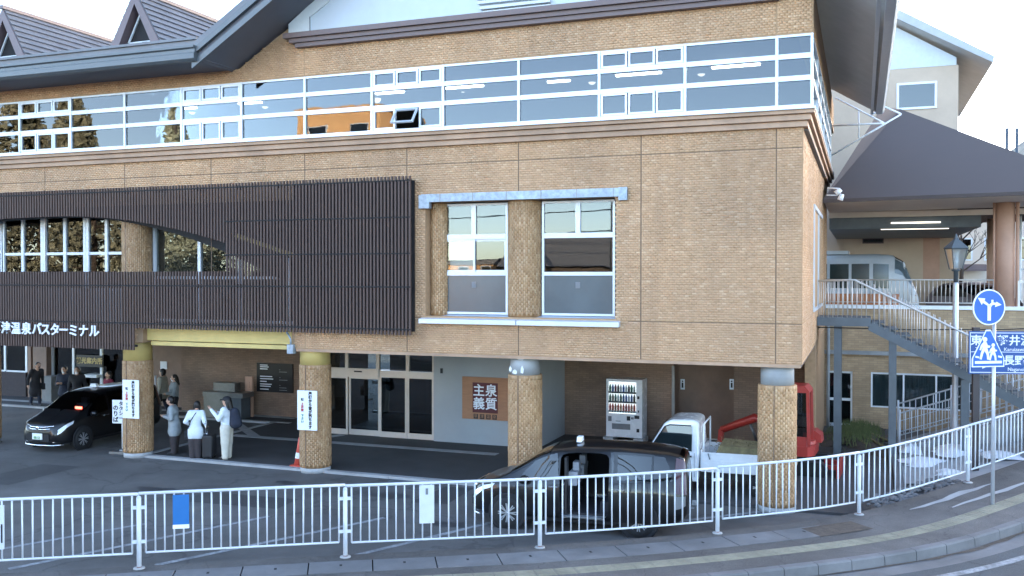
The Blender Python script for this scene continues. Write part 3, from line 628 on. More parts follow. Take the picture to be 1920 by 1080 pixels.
# ---------------- tiled round columns
def column_tiles(parent, cx, cy, r, z0, z1, tw=.05, th=.1, arc=(0, 2*math.pi)):
    n = int((arc[1]-arc[0])*r/tw); nr = max(1, round((z1-z0)/th)); th = (z1-z0)/nr
    A, Z = [], []
    for k in range(n):
        a = arc[0]+(k+.5)*(arc[1]-arc[0])/n
        for j in range(nr): A.append(a); Z.append(min(z1-th*.5, z0+(j+.5)*th+(th*.5 if k % 2 and j < nr-1 else 0)))
    A = np.array(A); Z = np.array(Z)
    N = np.stack([np.cos(A), np.sin(A), 0*A], 1); Ut = np.stack([-np.sin(A), np.cos(A), 0*A], 1)
    P = N*r+np.array([cx, cy, 0]); P[:, 2] = Z
    v, f = tile_arrays(P, Ut, np.array([0, 0, 1.]), N, tw/2-.0035, th/2-.0035, rng.choice([.005, .008, .011], len(P)))
    o = link('column_tiles', mesh_np('column_tiles', v-np.array(T.off), f, 'tile_column'), parent); o['kind'] = 'stuff'
RC = .375
def cyl(cx, cy, r, z0, z1, n=32): return MB().lathe([(r, z0), (r, z1)], n, (cx, cy, 0))
for k, cx in enumerate(CX[:5]):
    zc = (2.58, 2.58, 2.62, 2.55, 2.5)[k]
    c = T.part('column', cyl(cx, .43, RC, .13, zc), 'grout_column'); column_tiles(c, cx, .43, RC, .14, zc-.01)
    T.part('column_base', MB().lathe([(RC-.01, 0), (RC-.01, .14)], 32, (cx, .43, 0)), 'plinth', c)
    T.part('column_cap', cyl(cx, .43, RC-(.045 if k < 2 else .01), zc, 3.02 if k < 2 else 3.30), 'cap_gray' if k < 2 else 'yellow', c)
    T.part('column_joint', MB().bar((cx-.03, .43-RC-.008, .14), (cx-.03, .43-RC-.008, zc), .016, .02), 'joint', c)
    if k == 1:
        for dx, dz, w_, h_ in ((-.13, 2.62, .12, .09), (.05, 2.64, .08, .16), (.02, 2.93, .16, .08), (-.26, 2.66, .07, .12)):
            a0 = math.asin(max(-1, min(1, dx/RC))); yy = .43-math.cos(a0)*(RC-.04)
            T.part('peeled_paint', MB().lathe([(w_*.2, 0), (w_*.55, .004), (w_*.3, .006)], 7, (0, 0, 0)).__class__().add([(cx+dx-w_*.5, yy-.0, dz), (cx+dx+w_*.3, yy-.006, dz-.02), (cx+dx+w_*.5, yy-.004, dz+h_*.5), (cx+dx, yy-.008, dz+h_), (cx+dx-w_*.4, yy, dz+h_*.6)], [(0, 1, 2, 3, 4)]), 'flake', c)
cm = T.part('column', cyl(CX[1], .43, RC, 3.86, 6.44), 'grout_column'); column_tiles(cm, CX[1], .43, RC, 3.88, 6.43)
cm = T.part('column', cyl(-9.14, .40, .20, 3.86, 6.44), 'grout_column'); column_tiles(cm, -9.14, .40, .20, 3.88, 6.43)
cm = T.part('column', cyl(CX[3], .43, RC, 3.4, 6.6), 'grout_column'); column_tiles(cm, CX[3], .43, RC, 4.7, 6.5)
# ---------------- upper left glazing behind the screen
YG = .62
def grid_window(xs, zs, y, nm='window', g='glass', w=.045):
    fr = MB()
    for x in xs: fr.box(x-w, x+w, y-.02, y+.08, zs[0], zs[-1])
    for z in zs:
        for a, b in zip(xs, xs[1:]): fr.box(a+w, b-w, y, y+.07, z-w*.8, z+w*.8)
    o = T.part(nm, fr, 'alu')
    for a, b in zip(xs, xs[1:]):
        for c, d in zip(zs, zs[1:]): T.part('pane', MB().box(a+w, b-w, y+.03, y+.038, c+w*.8, d-w*.8), g, o)
    return o
px = lambda p: at(p, 470, YG).x
grid_window([px(-160), px(-120), px(-80), px(-40), px(-10), px(4)], [3.5, 5.45, 6.5], YG)
for a, b, c in ((4, 43, 82), (82, 122, 162), (162, 200, 240)): grid_window([px(a)+.05, px(b), px(c)-.05], [4.4, 5.38, 6.5], YG)
grid_window([px(290), px(374), px(450), px(555)], [3.6, 4.72, 6.5], YG, g='glass_low')
T.part('spandrel', MB().box(px(4), px(240), YG-.06, YG+.1, 3.46, 4.36), 'panel_blue'); T.part('back_room', MB().box(XL, -11, 6.0, 6.1, 3.4, 7.0).box(XL, -11, .8, 6.0, 3.40, 3.44).box(XL, -11, .8, 6.0, 6.85, 6.9), 'interior_wall')
T.part('curtain_rail', MB().box(px(290), px(450), YG+.2, YG+.22, 4.2, 4.75), 'panel_blue')
# arch edge of the tiled opening, coloured near-black for the shade behind the slats
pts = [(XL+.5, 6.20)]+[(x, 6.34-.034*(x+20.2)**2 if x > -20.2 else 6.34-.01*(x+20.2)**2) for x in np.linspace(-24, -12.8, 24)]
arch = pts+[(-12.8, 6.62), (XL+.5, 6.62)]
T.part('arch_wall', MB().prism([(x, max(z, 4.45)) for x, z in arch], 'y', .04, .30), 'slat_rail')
# ---------------- ground floor
T.part('soffit', MB().box(-12.75, -1.12, .02, 7.6, 2.96, 3.02).box(XL, -12.75, .9, 7.6, 3.34, 3.40), 'ceiling_dark')
T.part('soffit_edge', MB().box(-12.75, -1.12, -.012, .02, 2.955, 3.02), 'cornice')
T.part('yellow_beam', MB().box(-17.4, -12.9, .14, .45, 3.10, 3.46).box(-17.2, -12.9, .10, .40, 2.98, 3.08), 'yellow')
T.part('tile_corbel', MB().box(-12.86, -12.79, -.005, .3, 3.0, 3.46), 'stucco'); T.part('tile_corbel', MB().box(-17.56, -17.36, -.01, .3, 3.05, 3.44), 'stucco')
T.part('restroom_wall', MB().box(-8.26, -5.02, 7.3, 7.5, .05, 2.96), 'brown_brick'); T.part('restroom_wall', MB().box(-3.33, -1.36, 7.3, 7.5, .05, 2.96), 'brown_brick')
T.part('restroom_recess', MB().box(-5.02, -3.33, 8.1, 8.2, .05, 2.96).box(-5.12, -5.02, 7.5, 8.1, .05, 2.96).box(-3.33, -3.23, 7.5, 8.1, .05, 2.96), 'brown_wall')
T.part('recess_post', MB().box(-5.06, -4.98, 7.26, 7.3, .05, 2.2), 'steel')
T.part('gray_wall', MB().box(-11.42, -8.26, 4.9, 5.15, .05, 2.96).box(-8.44, -8.26, 5.15, 7.3, .05, 2.96), 'gray_wall')
T.part('brown_wall', MB().box(-22.3, -15.0, 7.3, 7.5, .05, 3.34).box(-15.12, -15.0, 5.1, 7.3, .05, 3.34), 'brown_brick')
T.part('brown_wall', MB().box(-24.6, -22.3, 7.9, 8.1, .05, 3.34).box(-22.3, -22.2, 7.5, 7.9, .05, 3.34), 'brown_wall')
# entrance doors
E0, E1 = at(620, 700, 5).x-.25, at(815, 700, 5).x; YD = 4.95
xs = [E0, at(652, 700, YD).x, at(711, 700, YD).x, at(763, 700, YD).x, E1]
tx = [E0, at(650, 680, YD).x, at(708, 680, YD).x, at(764, 680, YD).x, E1]
ed = T.part('entrance_frame', MB().box(E0, E1, YD, YD+.1, 1.86, 2.0).box(E0, E1, YD, YD+.1, 2.88, 2.96).box(E0, xs[2], YD-.04, YD+.1, 1.78, 2.04), 'alu_brown')
for x in tx: T.part('mullion', MB().box(x-.05, x+.05, YD-.01, YD+.09, 2.0, 2.90), 'alu_brown', ed)
for a, b in zip(tx, tx[1:]): T.part('pane', MB().box(a+.05, b-.05, YD+.04, YD+.048, 2.04, 2.88), 'glass_low', ed)
for i, (a, b) in enumerate(zip(xs, xs[1:])):
    y = YD+(.0 if i != 1 else .05); d = T.part('glass_door', win_frame(a+.01, b-.01, .06, 1.86 if i > 1 else 1.78, y, .055, .05).box(a+.065, b-.065, y, y+.05, .115, .22), 'alu_brown')
    T.part('pane', MB().box(a+.065, b-.065, y+.02, y+.028, .22, 1.80 if i > 1 else 1.725), 'glass_dark' if i > 1 else 'glass_low', d)
T.part('door_sensor', MB().box(-14.0, -13.75, YD-.07, YD-.04, 1.93, 1.97), 'black_plastic', ed)
T.part('lobby', MB().box(-15, -11.42, 9.0, 9.1, .05, 2.96).box(-11.52, -11.42, 5.15, 9.0, .05, 2.96), 'interior_wall')
T.part('inner_frame', win_frame(-13.8, -12.9, .4, 1.7, 7.6, .07, .06).box(-14.9, -13.9, 7.6, 7.66, 1.25, 1.35).box(-14.9, -13.9, 7.6, 7.66, .3, .38), 'alu')
# left shop fronts
YS = 8.2
sx = lambda p: at(p, 700, YS).x
grid_window([sx(-60), sx(10), sx(50)], [1.0, 2.7], YS, 'shop_window', 'glass_low', .05)
T.part('shop_counter', MB().box(sx(-60), sx(52), YS-.1, YS+.5, .05, .98), 'cloth_brown')
T.part('shop_pier', MB().box(sx(56), sx(62), YS-.1, YS+.2, .05, 3.3).box(sx(72), sx(97), YS-.25, YS+.2, .05, 3.3), 'brown_wall')
sg = grid_window([sx(99), sx(138), sx(190), sx(238)], [.1, 2.35, 3.0], YS, 'shop_front', 'glass_low', .05)
T.part('lintel', MB().box(sx(98), sx(240), YS-.08, YS+.1, 2.36, 2.6), 'alu_brown', sg)
T.part('shop_room', MB().box(sx(-80), sx(240), YS+4, YS+4.1, .05, 3.3).box(sx(-80), sx(240), YS+.5, YS+4, 3.25, 3.3), 'interior_wall')
T.part('ticket_shelf', MB().box(sx(165), sx(192), YS-.3, YS+.1, .95, 1.05), 'alu', sg)
T.part('lit_arch_edge', MB().bar((-14.5, .02, 5.78), (-12.86, .02, 5.28), .06, .10), 'yellow')  # yellow bar whose colour stands in for the light along the arch edge
T.part('drain_pipe', MB().tube([(-12.87, -.1, 3.46), (-12.87, -.1, 5.2)], .022), 'white_paint')
T.part('downpipe_box', MB().box(-12.95, -12.78, -.09, .05, 2.90, 3.12).tube([(-12.98, -.05, 3.42), (-12.86, -.06, 3.25), (-12.86, -.06, 3.1)], .025), 'galv')
T.part('side_window', MB().box(-1.13, -1.06, 4.35, 9.2, 3.9, 3.98).box(-1.13, -1.06, 4.35, 9.2, 6.4, 6.5).box(-1.13, -1.06, 4.3, 4.42, 3.98, 6.4).box(-1.13, -1.06, 6.8, 6.9, 3.98, 6.4), 'alu')
# ------------------------------------------------------------------ louvre screen
XS1 = at(771, 480, -.27).x
SC = Thing('louvre_screen', 'dark brown screen of vertical slats fixed in front of the tiled wall', 'screen', (-16, -.27, 3), world=True)
sm = MB().box(-.0215, .0215, -.022, .022, 0, 1).mesh('slat', 'slat')
archz = lambda x: 6.34-.026*(x+20)**2 if x > -20 else 6.34-.008*(x+20)**2
x = XS1-.03; pitch = .0905
while x > -24.3:
    zb = 3.43 if x > -17.36 else 2.87; zt = 7.03
    segs = [(zb, zt)] if x > -14.55 else [(zb, 4.88), (archz(x), zt)]
    for a, b in segs: SC.inst('slat', sm, (x, -.27+random.uniform(-.002, .002), a+random.uniform(-.004, .004)), scale=(1, 1, b-a))
    x -= pitch
SC.part('shade_backing', MB().box(-12.78, XS1-.03, -.05, -.022, 3.50, 6.95), 'slat_rail')  # near-black sheet added so the gaps between the slats look shaded
for z in (3.56, 4.52, 5.28, 6.10, 6.93):
    xl = -24.3 if z in (3.56, 4.52, 6.93) else -14.6
    SC.part('rail', MB().box(xl, XS1-.01, -.296, -.20, z-.016, z+.016), 'slat_rail')
for k in range(9):
    xb = XS1-.15-.58*2*k
    for z in (3.56, 4.52, 6.93): SC.part('bracket', MB().box(xb-.02, xb+.02, -.19, -.0, z-.05, z+.05), 'slat_rail')
SC.part('rail', MB().box(-24.3, -17.36, -.246, -.20, 2.95, 3.01), 'slat_rail')
ST = Thing('terminal_name_sign', 'white raised Japanese letters naming the bus terminal on the dark slats', 'sign', (-20, -.33, 3.0), world=True)
for ch, p, py in (('草', -8, 614), ('津', 11.7, 616), ('温', 30.5, 617), ('泉', 50, 617.5), ('バ', 69.5, 618), ('ス', 86, 619), ('タ', 103.6, 619.5), ('ー', 119.7, 620), ('ミ', 138, 621), ('ナ', 157, 621.5), ('ル', 177, 622)):
    q = at(p, py, -.33); put_text(ST.o, 'letter', ch, .34, (q.x, -.335, q.z), 'sign_white', bold=.008, off=ST.off, extrude=.015)
# ------------------------------------------------------------------ guard fence along the pavement
def s_px(px):
    best = None
    for i in range(4000):
        s_ = ARC[-1]*i/4000; p, _ = on_line(s_); d = p-CAMP; z = d.dot(_fw)
        if z > 1:
            e = abs(960+F*d.dot(_rt)/z-px)
            if best is None or e < best[0]: best = (e, s_)
    return best[1]
GF = Thing('guard_fence', 'white tubular guard fence curving along the pavement in front of the terminal', 'fence', (-4, -4, .25), world=True)
ps = [s_px(p) for p in (260, 647, 1013, 1345, 1610, 1815)]
ps = [ps[0]-6.4, ps[0]-3.2]+ps+[ps[-1]+3.1, ps[-1]+6.2, ps[-1]+9.3]
HT, HB = 1.16, .24
for i, s_ in enumerate(ps):
    p, n = on_line(s_)
    po = GF.part('post', MB().tube([p+Vector((0, 0, -.05)), p+Vector((0, 0, 1.10))], .036, 10).lathe([(.036, 1.10), (.03, 1.125), (.005, 1.135)], 10, p), 'fence_white')
    GF.part('rust_ring', MB().lathe([(.0372, .015), (.0372, .035)], 10, p, cap=False), 'rust', po); GF.part('post_base', MB().lathe([(.09, .0), (.085, .02), (.04, .024)], 10, p), 'concrete_light', po)
    d = Vector((-n.y, n.x, 0))
    for z in (.42, .95): GF.part('clamp', MB().bar(p-d*.10+Vector((0, 0, z)), p+d*.10+Vector((0, 0, z)), .03, .05), 'fence_white', po)
for a, b in zip(ps, ps[1:]):
    s0, s1 = a+.10, b-.10; dz = random.uniform(-.012, .012)
    pa = lambda s_, z: on_line(s_, 0, z+dz)[0]
    fr = MB().tube([pa(s0, HB), pa(s0, HT-.02)], .015, 6).tube([pa(s1, HB), pa(s1, HT-.02)], .015, 6).tube([pa(s0+(s1-s0)*t/4, HB) for t in range(5)], .019, 6)
    pn = GF.part('fence_panel', fr, 'fence_white')
    GF.part('top_rail', MB().tube([pa(a-.0+(b-a)*t/4, HT) for t in range(5)], .025, 8), 'fence_white', pn)
    nb_ = 20
    bm_ = None
    for k in range(nb_):
        q = pa(s0+(s1-s0)*(k+1)/(nb_+1), HB)
        if bm_ is None: bm_ = MB().tube([(0, 0, 0), (0, 0, HT-HB)], .0135, 6).mesh('baluster', 'fence_white')
        o = link('baluster', bm_, pn, q-GF.off); o.rotation_euler = (random.uniform(-.006, .006), random.uniform(-.006, .006), 0)
def fence_plate(px_, w, h, zt, m, name, label, cat, foot=None):
    s_ = s_px(px_); p, n = on_line(s_, .03, zt); d = Vector((-n.y, n.x, 0)); u = Vector((0, 0, 1)); mb = MB()
    mb.add([p-d*w/2-u*h, p+d*w/2-u*h, p+d*w/2, p-d*w/2, p-d*w/2-u*h+n*.03, p+d*w/2-u*h+n*.03, p+d*w/2+n*.03, p-d*w/2+n*.03], [(0, 3, 2, 1), (4, 5, 6, 7), (0, 1, 5, 4), (1, 2, 6, 5), (2, 3, 7, 6), (3, 0, 4, 7)])
    t = Thing(name, label, cat, p-u*h, world=True); t.part('plate', mb, m); 
    if foot: q = p-u*h; t.part('edge_strip', MB().bar(q-d*w/2+n*.02-u*.03, q+d*w/2+n*.02-u*.03, .05, .06), foot)
    return t, p, n, d
fence_plate(342, .24, .46, 1.13, 'blue_plate', 'blue_plate', 'blue plate with a white lower edge hanging on the guard fence', 'sign', 'sign_white')
t, p, n, d = fence_plate(801, .24, .62, 1.13, 'fence_white', 'notice_box', 'narrow white notice box hanging on the guard fence with a small dark window', 'box')
t.part('window', MB().bar(p+n*.034-Vector((0, 0, .10))-d*.02, p+n*.034-Vector((0, 0, .10))+d*.02, .01, .10), 'gray_plastic')
t, p, n, d = fence_plate(-2, .2, .66, 1.08, 'fence_white', 'notice_box', 'white notice box with a dark slot at the left edge of the photo', 'box')
t.part('slot', MB().bar(p+n*.034-Vector((0, 0, .42))+d*.06, p+n*.034-Vector((0, 0, .42))+d*.08, .01, .28), 'ink')

# ================================================================== right hand side: retaining wall, deck rail, stairs, canopy
RW = Thing('retaining_wall', 'tan brick retaining wall with windows below the upper terrace', 'wall', (3, 12.1, 0), world=True)
RW.part('wall', wall_boxes(MB(), -1.10, 14, 0, 3.74, [(-1.04, -.26, .0, 1.76), (.28, 3.4, .66, 1.76)], 12.0, 12.34), 'retain_brick')
RW.part('coping', MB().box(-1.10, 14, 11.93, 12.34, 3.74, 3.85), 'white_paint')
dr = RW.part('door', MB().box(-1.04, -.98, 12.06, 12.14, 0, 1.76).box(-.32, -.26, 12.06, 12.14, 0, 1.76).box(-.98, -.32, 12.06, 12.14, 1.69, 1.76).box(-.98, -.32, 12.06, 12.14, .82, .90).box(-.98, -.32, 12.06, 12.14, .0, .10), 'white_paint')
for a, b in ((.10, .82), (.90, 1.69)): RW.part('pane', MB().box(-.98, -.32, 12.10, 12.108, a, b), 'glass_low', dr)
wd = RW.part('window', MB().box(.28, 3.4, 12.04, 12.14, .62, .70).box(.28, 3.4, 12.04, 12.14, 1.70, 1.76).box(.28, .33, 12.04, 12.14, .70, 1.70).box(1.20, 1.25, 12.04, 12.14, .70, 1.70).box(2.12, 2.17, 12.04, 12.14, .70, 1.70).box(3.35, 3.4, 12.04, 12.14, .70, 1.70), 'white_paint')
for a, b in ((.33, 1.20), (1.25, 2.12), (2.17, 3.35)): RW.part('pane', MB().box(a, b, 12.10, 12.108, .70, 1.70), 'glass_low', wd)
RW.part('curtain', MB().add([(.3+.06*k, 12.125+(.02 if k % 2 else 0), z) for k in range(52) for z in (.68, 1.72)], [(2*k, 2*k+2, 2*k+3, 2*k+1) for k in range(51)]), 'blind', wd)
RW.part('room', MB().box(-1.1, 3.5, 12.30, 12.33, 0.01, 1.8), 'interior_wall')
RW.part('ledge_pipe', MB().box(-1.10, 6, 11.85, 11.998, 2.30, 2.42).tube([(-.98, 11.8, 0), (-.98, 11.8, 3.4)], .05), 'cap_gray')
for xj in (1.9, 4.9, 7.9): RW.part('joint', MB().box(xj, xj+.02, 11.992, 12.0, 2.45, 3.73), 'joint')
DR = Thing('terrace_railing', 'pale steel railing with thin balusters on top of the brick retaining wall', 'railing', (1, 12.1, 3.85), world=True)
DR.part('top_rail', MB().tube([(-1.08, 12.08, 4.64), (3.70, 12.08, 4.64)], .022), 'steel_rail'); DR.part('bottom_rail', MB().tube([(-1.08, 12.08, 3.94), (3.70, 12.08, 3.94)], .016), 'steel_rail')
bmn = MB().tube([(0, 0, 0), (0, 0, .7)], .012, 6).mesh('baluster', 'steel_rail')
x = -1.03
while x < 3.7: DR.inst('baluster', bmn, (x, 12.08, 3.94)); x += .118
DR2 = Thing('terrace_railing', 'pale steel railing right of the salmon canopy column', 'railing', (6, 12.1, 3.85), world=True)
DR2.part('top_rail', MB().box(4.34, 9, 12.05, 12.11, 4.56, 4.62).box(4.34, 4.40, 12.05, 12.11, 3.85, 4.56), 'steel_rail')
x = 4.5
while x < 8: DR2.inst('baluster', bmn, (x, 12.08, 3.86)); x += .16
# stairs
SS = Thing('steel_staircase', 'grey steel outside staircase with thin pale balusters beside the terminal', 'staircase', (.7, 6.9, 0), world=True)
SS.part('landing', MB().box(-1.08, .22, 6.2, 7.6, 3.64, 3.70).box(-1.08, .22, 6.2, 6.27, 3.48, 3.64).box(-1.08, .22, 7.53, 7.6, 3.48, 3.64), 'steel_gray')
rise, run, n_ = .16, .30, 21
for k in range(n_):
    x = .24+run*k; z = 3.60-rise*k
    SS.part('tread', MB().box(x, x+run+.02, 6.28, 7.52, z-.04, z).box(x, x+.03, 6.28, 7.52, z-.13, z-.04), 'steel_gray')
for y in (6.24, 7.56): SS.part('stringer', MB().bar((.2, y, 3.50), (.24+run*n_, y, 3.50-rise*n_), .05, .24), 'steel_gray')
for (x, y, zt) in ((-.58, 7.3, 3.5), (-.58, 6.35, 3.5), (.74, 6.35, 3.12), (2.4, 6.35, 2.2)): SS.part('post', MB().box(x-.09, x+.09, y-.09, y+.09, 0, zt), 'steel_gray')
for y in (6.22, 7.58):
    SS.part('handrail', MB().tube([(-1.06, y, 4.64), (-.18, y, 4.66), (.24+run*n_, y, 4.62-rise*n_-.05)], .024), 'steel_rail')
    b1 = MB().tube([(0, 0, 0), (0, 0, 1.0)], .011, 6).mesh('baluster', 'steel_rail')
    x = -1.04
    while x < .2: SS.inst('baluster', b1, (x, y, 3.64)); x += .115
    x = .3
    while x < 5.6:
        zz = 3.58-(x-.24)*rise/run; SS.inst('baluster', b1, (x, y, zz-.0)); x += .125
solo('overhead_cable', MB().tube([(-1.05, 6.0, 3.45), (1.2, 6.6, 3.40), (3.4, 7.2, 3.42), (7, 8.2, 3.6)], .014, 5), 'ink', 'thin black cable running from the terminal corner past the staircase', 'cable')
FL = Thing('floodlight', 'pair of small white floodlights on arms at the terminal corner', 'lamp', (-1.05, 5, 6.9), world=True)
q = at(1552, 352, 5); FL.part('arm', MB().tube([q, at(1575, 354, 5), at(1577, 360, 5)], .018).tube([at(1550, 366, 5), at(1570, 366, 5)], .015), 'white_paint')
for a, b in (((1577, 355), (1567, 363)), ((1579, 364), (1575, 375))): FL.part('lamp_head', MB().tube([at(*a, 5), at(*b, 5)], [.05, .07], 8), 'white_paint')
# canopy
CN = Thing('bus_canopy', 'large dark hipped canopy roof on salmon columns over the upper terrace', 'canopy', (3, 12.5, 3), world=True)
fl, frr, br, bl, A, B = (-1.08, 9.6, 7.0), (6.2, 9.6, 7.10), (9, 26, 7.1), (-1.08, 26, 7.0), (.62, 16, 10.66), (1.25, 17.0, 10.72)
CN.part('roof', MB().add([fl, frr, br, bl, A, B], [(0, 1, 5, 4), (1, 2, 5), (2, 3, 4, 5), (3, 0, 4)]), 'canopy_roof')
CN.part('fascia', MB().bar(Vector(fl)-Vector((0, 0, .05)), Vector(frr)-Vector((0, 0, .05)), .08, .10), 'canopy_roof')
CN.part('ceiling', MB().add([(-1.05, 9.65, 6.93), (6.1, 9.65, 7.02), (8.5, 14.2, 6.98), (-1.05, 14.2, 6.9)], [(0, 1, 2, 3)]).box(-1.05, 8.5, 14.2, 14.3, 6.72, 6.9), 'beige_gray')
CN.part('louvre_ceiling', MB().box(-1.05, 3.6, 14.4, 24, 6.35, 6.72), 'steel_gray')
for x0, x1, y in ((.9, 2.4, 14.36), (.6, 2.7, 15.0)): CN.part('light_strip', MB().box(x0, x1, y-.0, y+.03, 6.50 if y < 14.5 else 6.33, 6.54 if y < 14.5 else 6.345), 'dim_light')
for (x, y, r, z0) in ((4.01, 12.25, .275, 3.85), (4.9, 22, .28, 3.0)):
    CN.part('column', MB().lathe([(r, z0), (r, 7.0)], 24, (x, y, 0)), 'salmon')
    if z0 > 3.5: CN.part('downpipe', MB().tube([(x+.32, y-.15, 3.85), (x+.32, y-.15, 7.0)], .05).tube([(x-.30, y-.12, 3.85), (x-.30, y-.12, 7.0)], .035), 'salmon')
WB = Thing('wire_bracket', 'white steel bracket frame between the terminal eave and the canopy ridge', 'bracket', (0, 12, 8), world=True)
for a, b in (((1566, 183), (1658, 231)), ((1556, 236), (1658, 231)), ((1610, 208), (1610, 258)), ((1558, 292), (1690, 214)), ((1656, 199), (1690, 214)), ((1656, 199), (1634, 217))):
    WB.part('rod', MB().tube([at(*a, 12.2), at(*b, 12.2)], .028, 6), 'white_paint')
# lamp post
LP = Thing('street_lamp', 'tall grey lamp post with an old style four sided lantern', 'street lamp', (2.28, 7.5, .1))
LP.part('pole', MB().lathe([(.10, 0), (.085, .3), (.075, 1.2), (.07, 4.45), (.05, 4.5)], 14), 'pole_gray')
LP.part('neck', MB().lathe([(.055, 4.5), (.055, 4.78), (.10, 4.80), (.11, 4.84)], 12), 'lantern')
lt = LP.part('lantern', MB().add([(s1*r, s2*r, z) for r, z in ((.205, 5.36), (.225, 5.39), (.045, 5.62), (.012, 5.76)) for s1, s2 in ((-1, -1), (1, -1), (1, 1), (-1, 1))], [(4*i+k, 4*i+(k+1) % 4, 4*i+4+(k+1) % 4, 4*i+4+k) for i in range(3) for k in range(4)]+[(3, 2, 1, 0)]), 'lantern')
LP.part('glass', MB().add([(s1*r, s2*r, z) for r, z in ((.11, 4.86), (.19, 5.36)) for s1, s2 in ((-1, -1), (1, -1), (1, 1), (-1, 1))], [(k, (k+1) % 4, 4+(k+1) % 4, 4+k) for k in range(4)]), 'lantern_glass', lt)
for s1, s2 in ((-1, -1), (1, -1), (1, 1), (-1, 1)): LP.part('rib', MB().bar((s1*.112, s2*.112, 4.84), (s1*.20, s2*.20, 5.37), .022), 'lantern', lt)
LP.part('bulb', MB().lathe([(.02, 4.86), (.05, 4.95), (.06, 5.05), (.04, 5.15), (.01, 5.18)], 10), 'sign_white', lt); LP.o.rotation_euler = (0, 0, R(22))
# regulation signs on one pole
pb = at(1861, 975, .17, 'Z'); SP = Thing('sign_pole', 'white pole with a round blue arrow sign above a blue crossing sign', 'road sign', pb, R(30))
SP.part('pole', MB().tube([(0, 0, -.05), (0, 0, 4.28)], .034, 12), 'pole_gray')
zc = 4.02; cxo = -.16
rs = SP.part('round_sign', MB().lathe([(.335, -.075), (.335, -.062)], 40, (cxo, 0, zc), axis='y'), 'sign_blue')
SP.part('rim', MB().lathe([(.335, -.078), (.338, -.06), (.312, -.0785)], 40, (cxo, 0, zc), axis='y', cap=False).lathe([(.312, -.0785), (.335, -.0785)], 40, (cxo, 0, zc), axis='y', cap=False), 'sign_white', rs)
def poly_y(pts, y, th=.004, ox=0, oz=0): return MB().prism([(u+ox, v+oz) for u, v in pts], 'y', y-th, y)
SP.part('arrow_stem', poly_y([(-.035, -.25), (.035, -.25), (.035, .03), (-.035, .03)], -.077, ox=cxo, oz=zc), 'sign_white', rs)
SP.part('arrow_left', poly_y([(-.035, .03), (.03, .03), (-.10, .125), (-.085, .165), (-.235, .18), (-.155, .045), (-.135, .085)], -.077, ox=cxo, oz=zc), 'sign_white', rs)
SP.part('arrow_right', poly_y([(-.03, .03), (.035, .0), (.07, .045), (.13, .045), (.12, .005), (.255, .045), (.15, .105), (.145, .085), (.085, .09), (.085, .14), (.045, .14), (.045, .085)], -.077, ox=cxo, oz=zc), 'sign_white', rs)
zt_ = 3.20
tri = [(-.335, -.30), (.335, -.30), (.335, -.14), (.045, .40), (-.045, .40), (-.335, -.14)]
ts = SP.part('crossing_sign', poly_y(tri, -.05, .012, cxo, zt_), 'sign_white'); SP.part('sign_face', poly_y([(u*.93, v*.93) for u, v in tri], -.063, .003, cxo, zt_), 'sign_blue', ts)
SP.part('crossing_bar', poly_y([(-.28, -.235), (.28, -.235), (.28, -.185), (-.28, -.185)], -.067, .003, cxo, zt_), 'sign_white', ts)
def figure(ox, oz, k, nm):
    body = [(-.05, .0), (-.09, -.10), (-.115, -.22), (-.07, -.23), (-.04, -.12), (-.005, -.06), (.04, -.14), (.05, -.23), (.10, -.235), (.09, -.12), (.05, .0), (.10, .0), (.12, .04), (.06, .05), (.035, .11), (-.03, .12), (-.09, .05), (-.12, -.04), (-.085, -.05), (-.055, .02)]
    m_ = MB().prism([(u*k+ox+cxo, v*k+oz+zt_) for u, v in body], 'y', -.070, -.067); m_.lathe([(.05*k, -.070), (.05*k, -.067)], 14, (ox+cxo, 0, oz+zt_+.165*k), axis='y'); SP.part(nm, m_, 'sign_white', ts)
figure(-.075, .06, .95, 'figure'); figure(.095, -.01, .72, 'figure')
for u in (-.27, .20): SP.part('stripe', poly_y([(u, -.12), (u+.08, -.135), (u+.08, -.10), (u, -.085)], -.067, .003, cxo, zt_), 'sign_white', ts)
SP.part('clamp', MB().box(-.2, .05, -.06, -.03, zc-.1, zc-.06).box(-.2, .05, -.05, -.03, zt_+.1, zt_+.14), 'pole_gray')
# direction board
c0, c1 = at(1828, 885, .3, 'Z'), at(1910, 858, .3, 'Z'); ang = math.atan2(c1.y-c0.y, c1.x-c0.x); LB = (c1-c0).length
DB = Thing('direction_board', 'wide blue direction board with white place names behind the sign pole', 'road sign', c0, R(14))
for x in (.0, LB*.85): DB.part('post', MB().box(x-.07, x+.07, -.05, .05, -.2, 3.3), 'pole_brown')
zb0, zb1, xa, xb = 2.25, 3.22, -.18, 3.0
bd = DB.part('board', MB().box(xa, xb, -.09, -.055, zb0, zb1), 'sign_blue_dark')
DB.part('border', MB().box(xa+.02, xb-.02, -.095, -.091, zb1-.045, zb1-.03).box(xa+.02, xb-.02, -.095, -.091, zb0+.03, zb0+.045).box(xa+.02, xa+.035, -.095, -.091, zb0+.045, zb1-.045).box(xa+.04, xb-.04, -.095, -.091, 2.745, 2.757), 'sign_white', bd)
for tx_, x, z, s_ in (('東京', .10, 3.0, .25), ('軽井沢', .80, 3.0, .25), ('白根', 1.45, 3.0, .25), ('長野原', .92, 2.55, .24), ('嬬恋', 1.75, 2.55, .24)): put_text(DB.o, 'lettering', tx_, s_, (x, -.093, z), 'sign_white', bold=.004)
for tx_, x, z in (('Tokyo', .10, 2.81), ('Karuizawa', .80, 2.81), ('Shirane', 1.45, 2.81), ('Naganohara', .92, 2.36), ('Tsumagoi', 1.75, 2.36)): put_text(DB.o, 'lettering', tx_, .11, (x, -.093, z), 'sign_white')
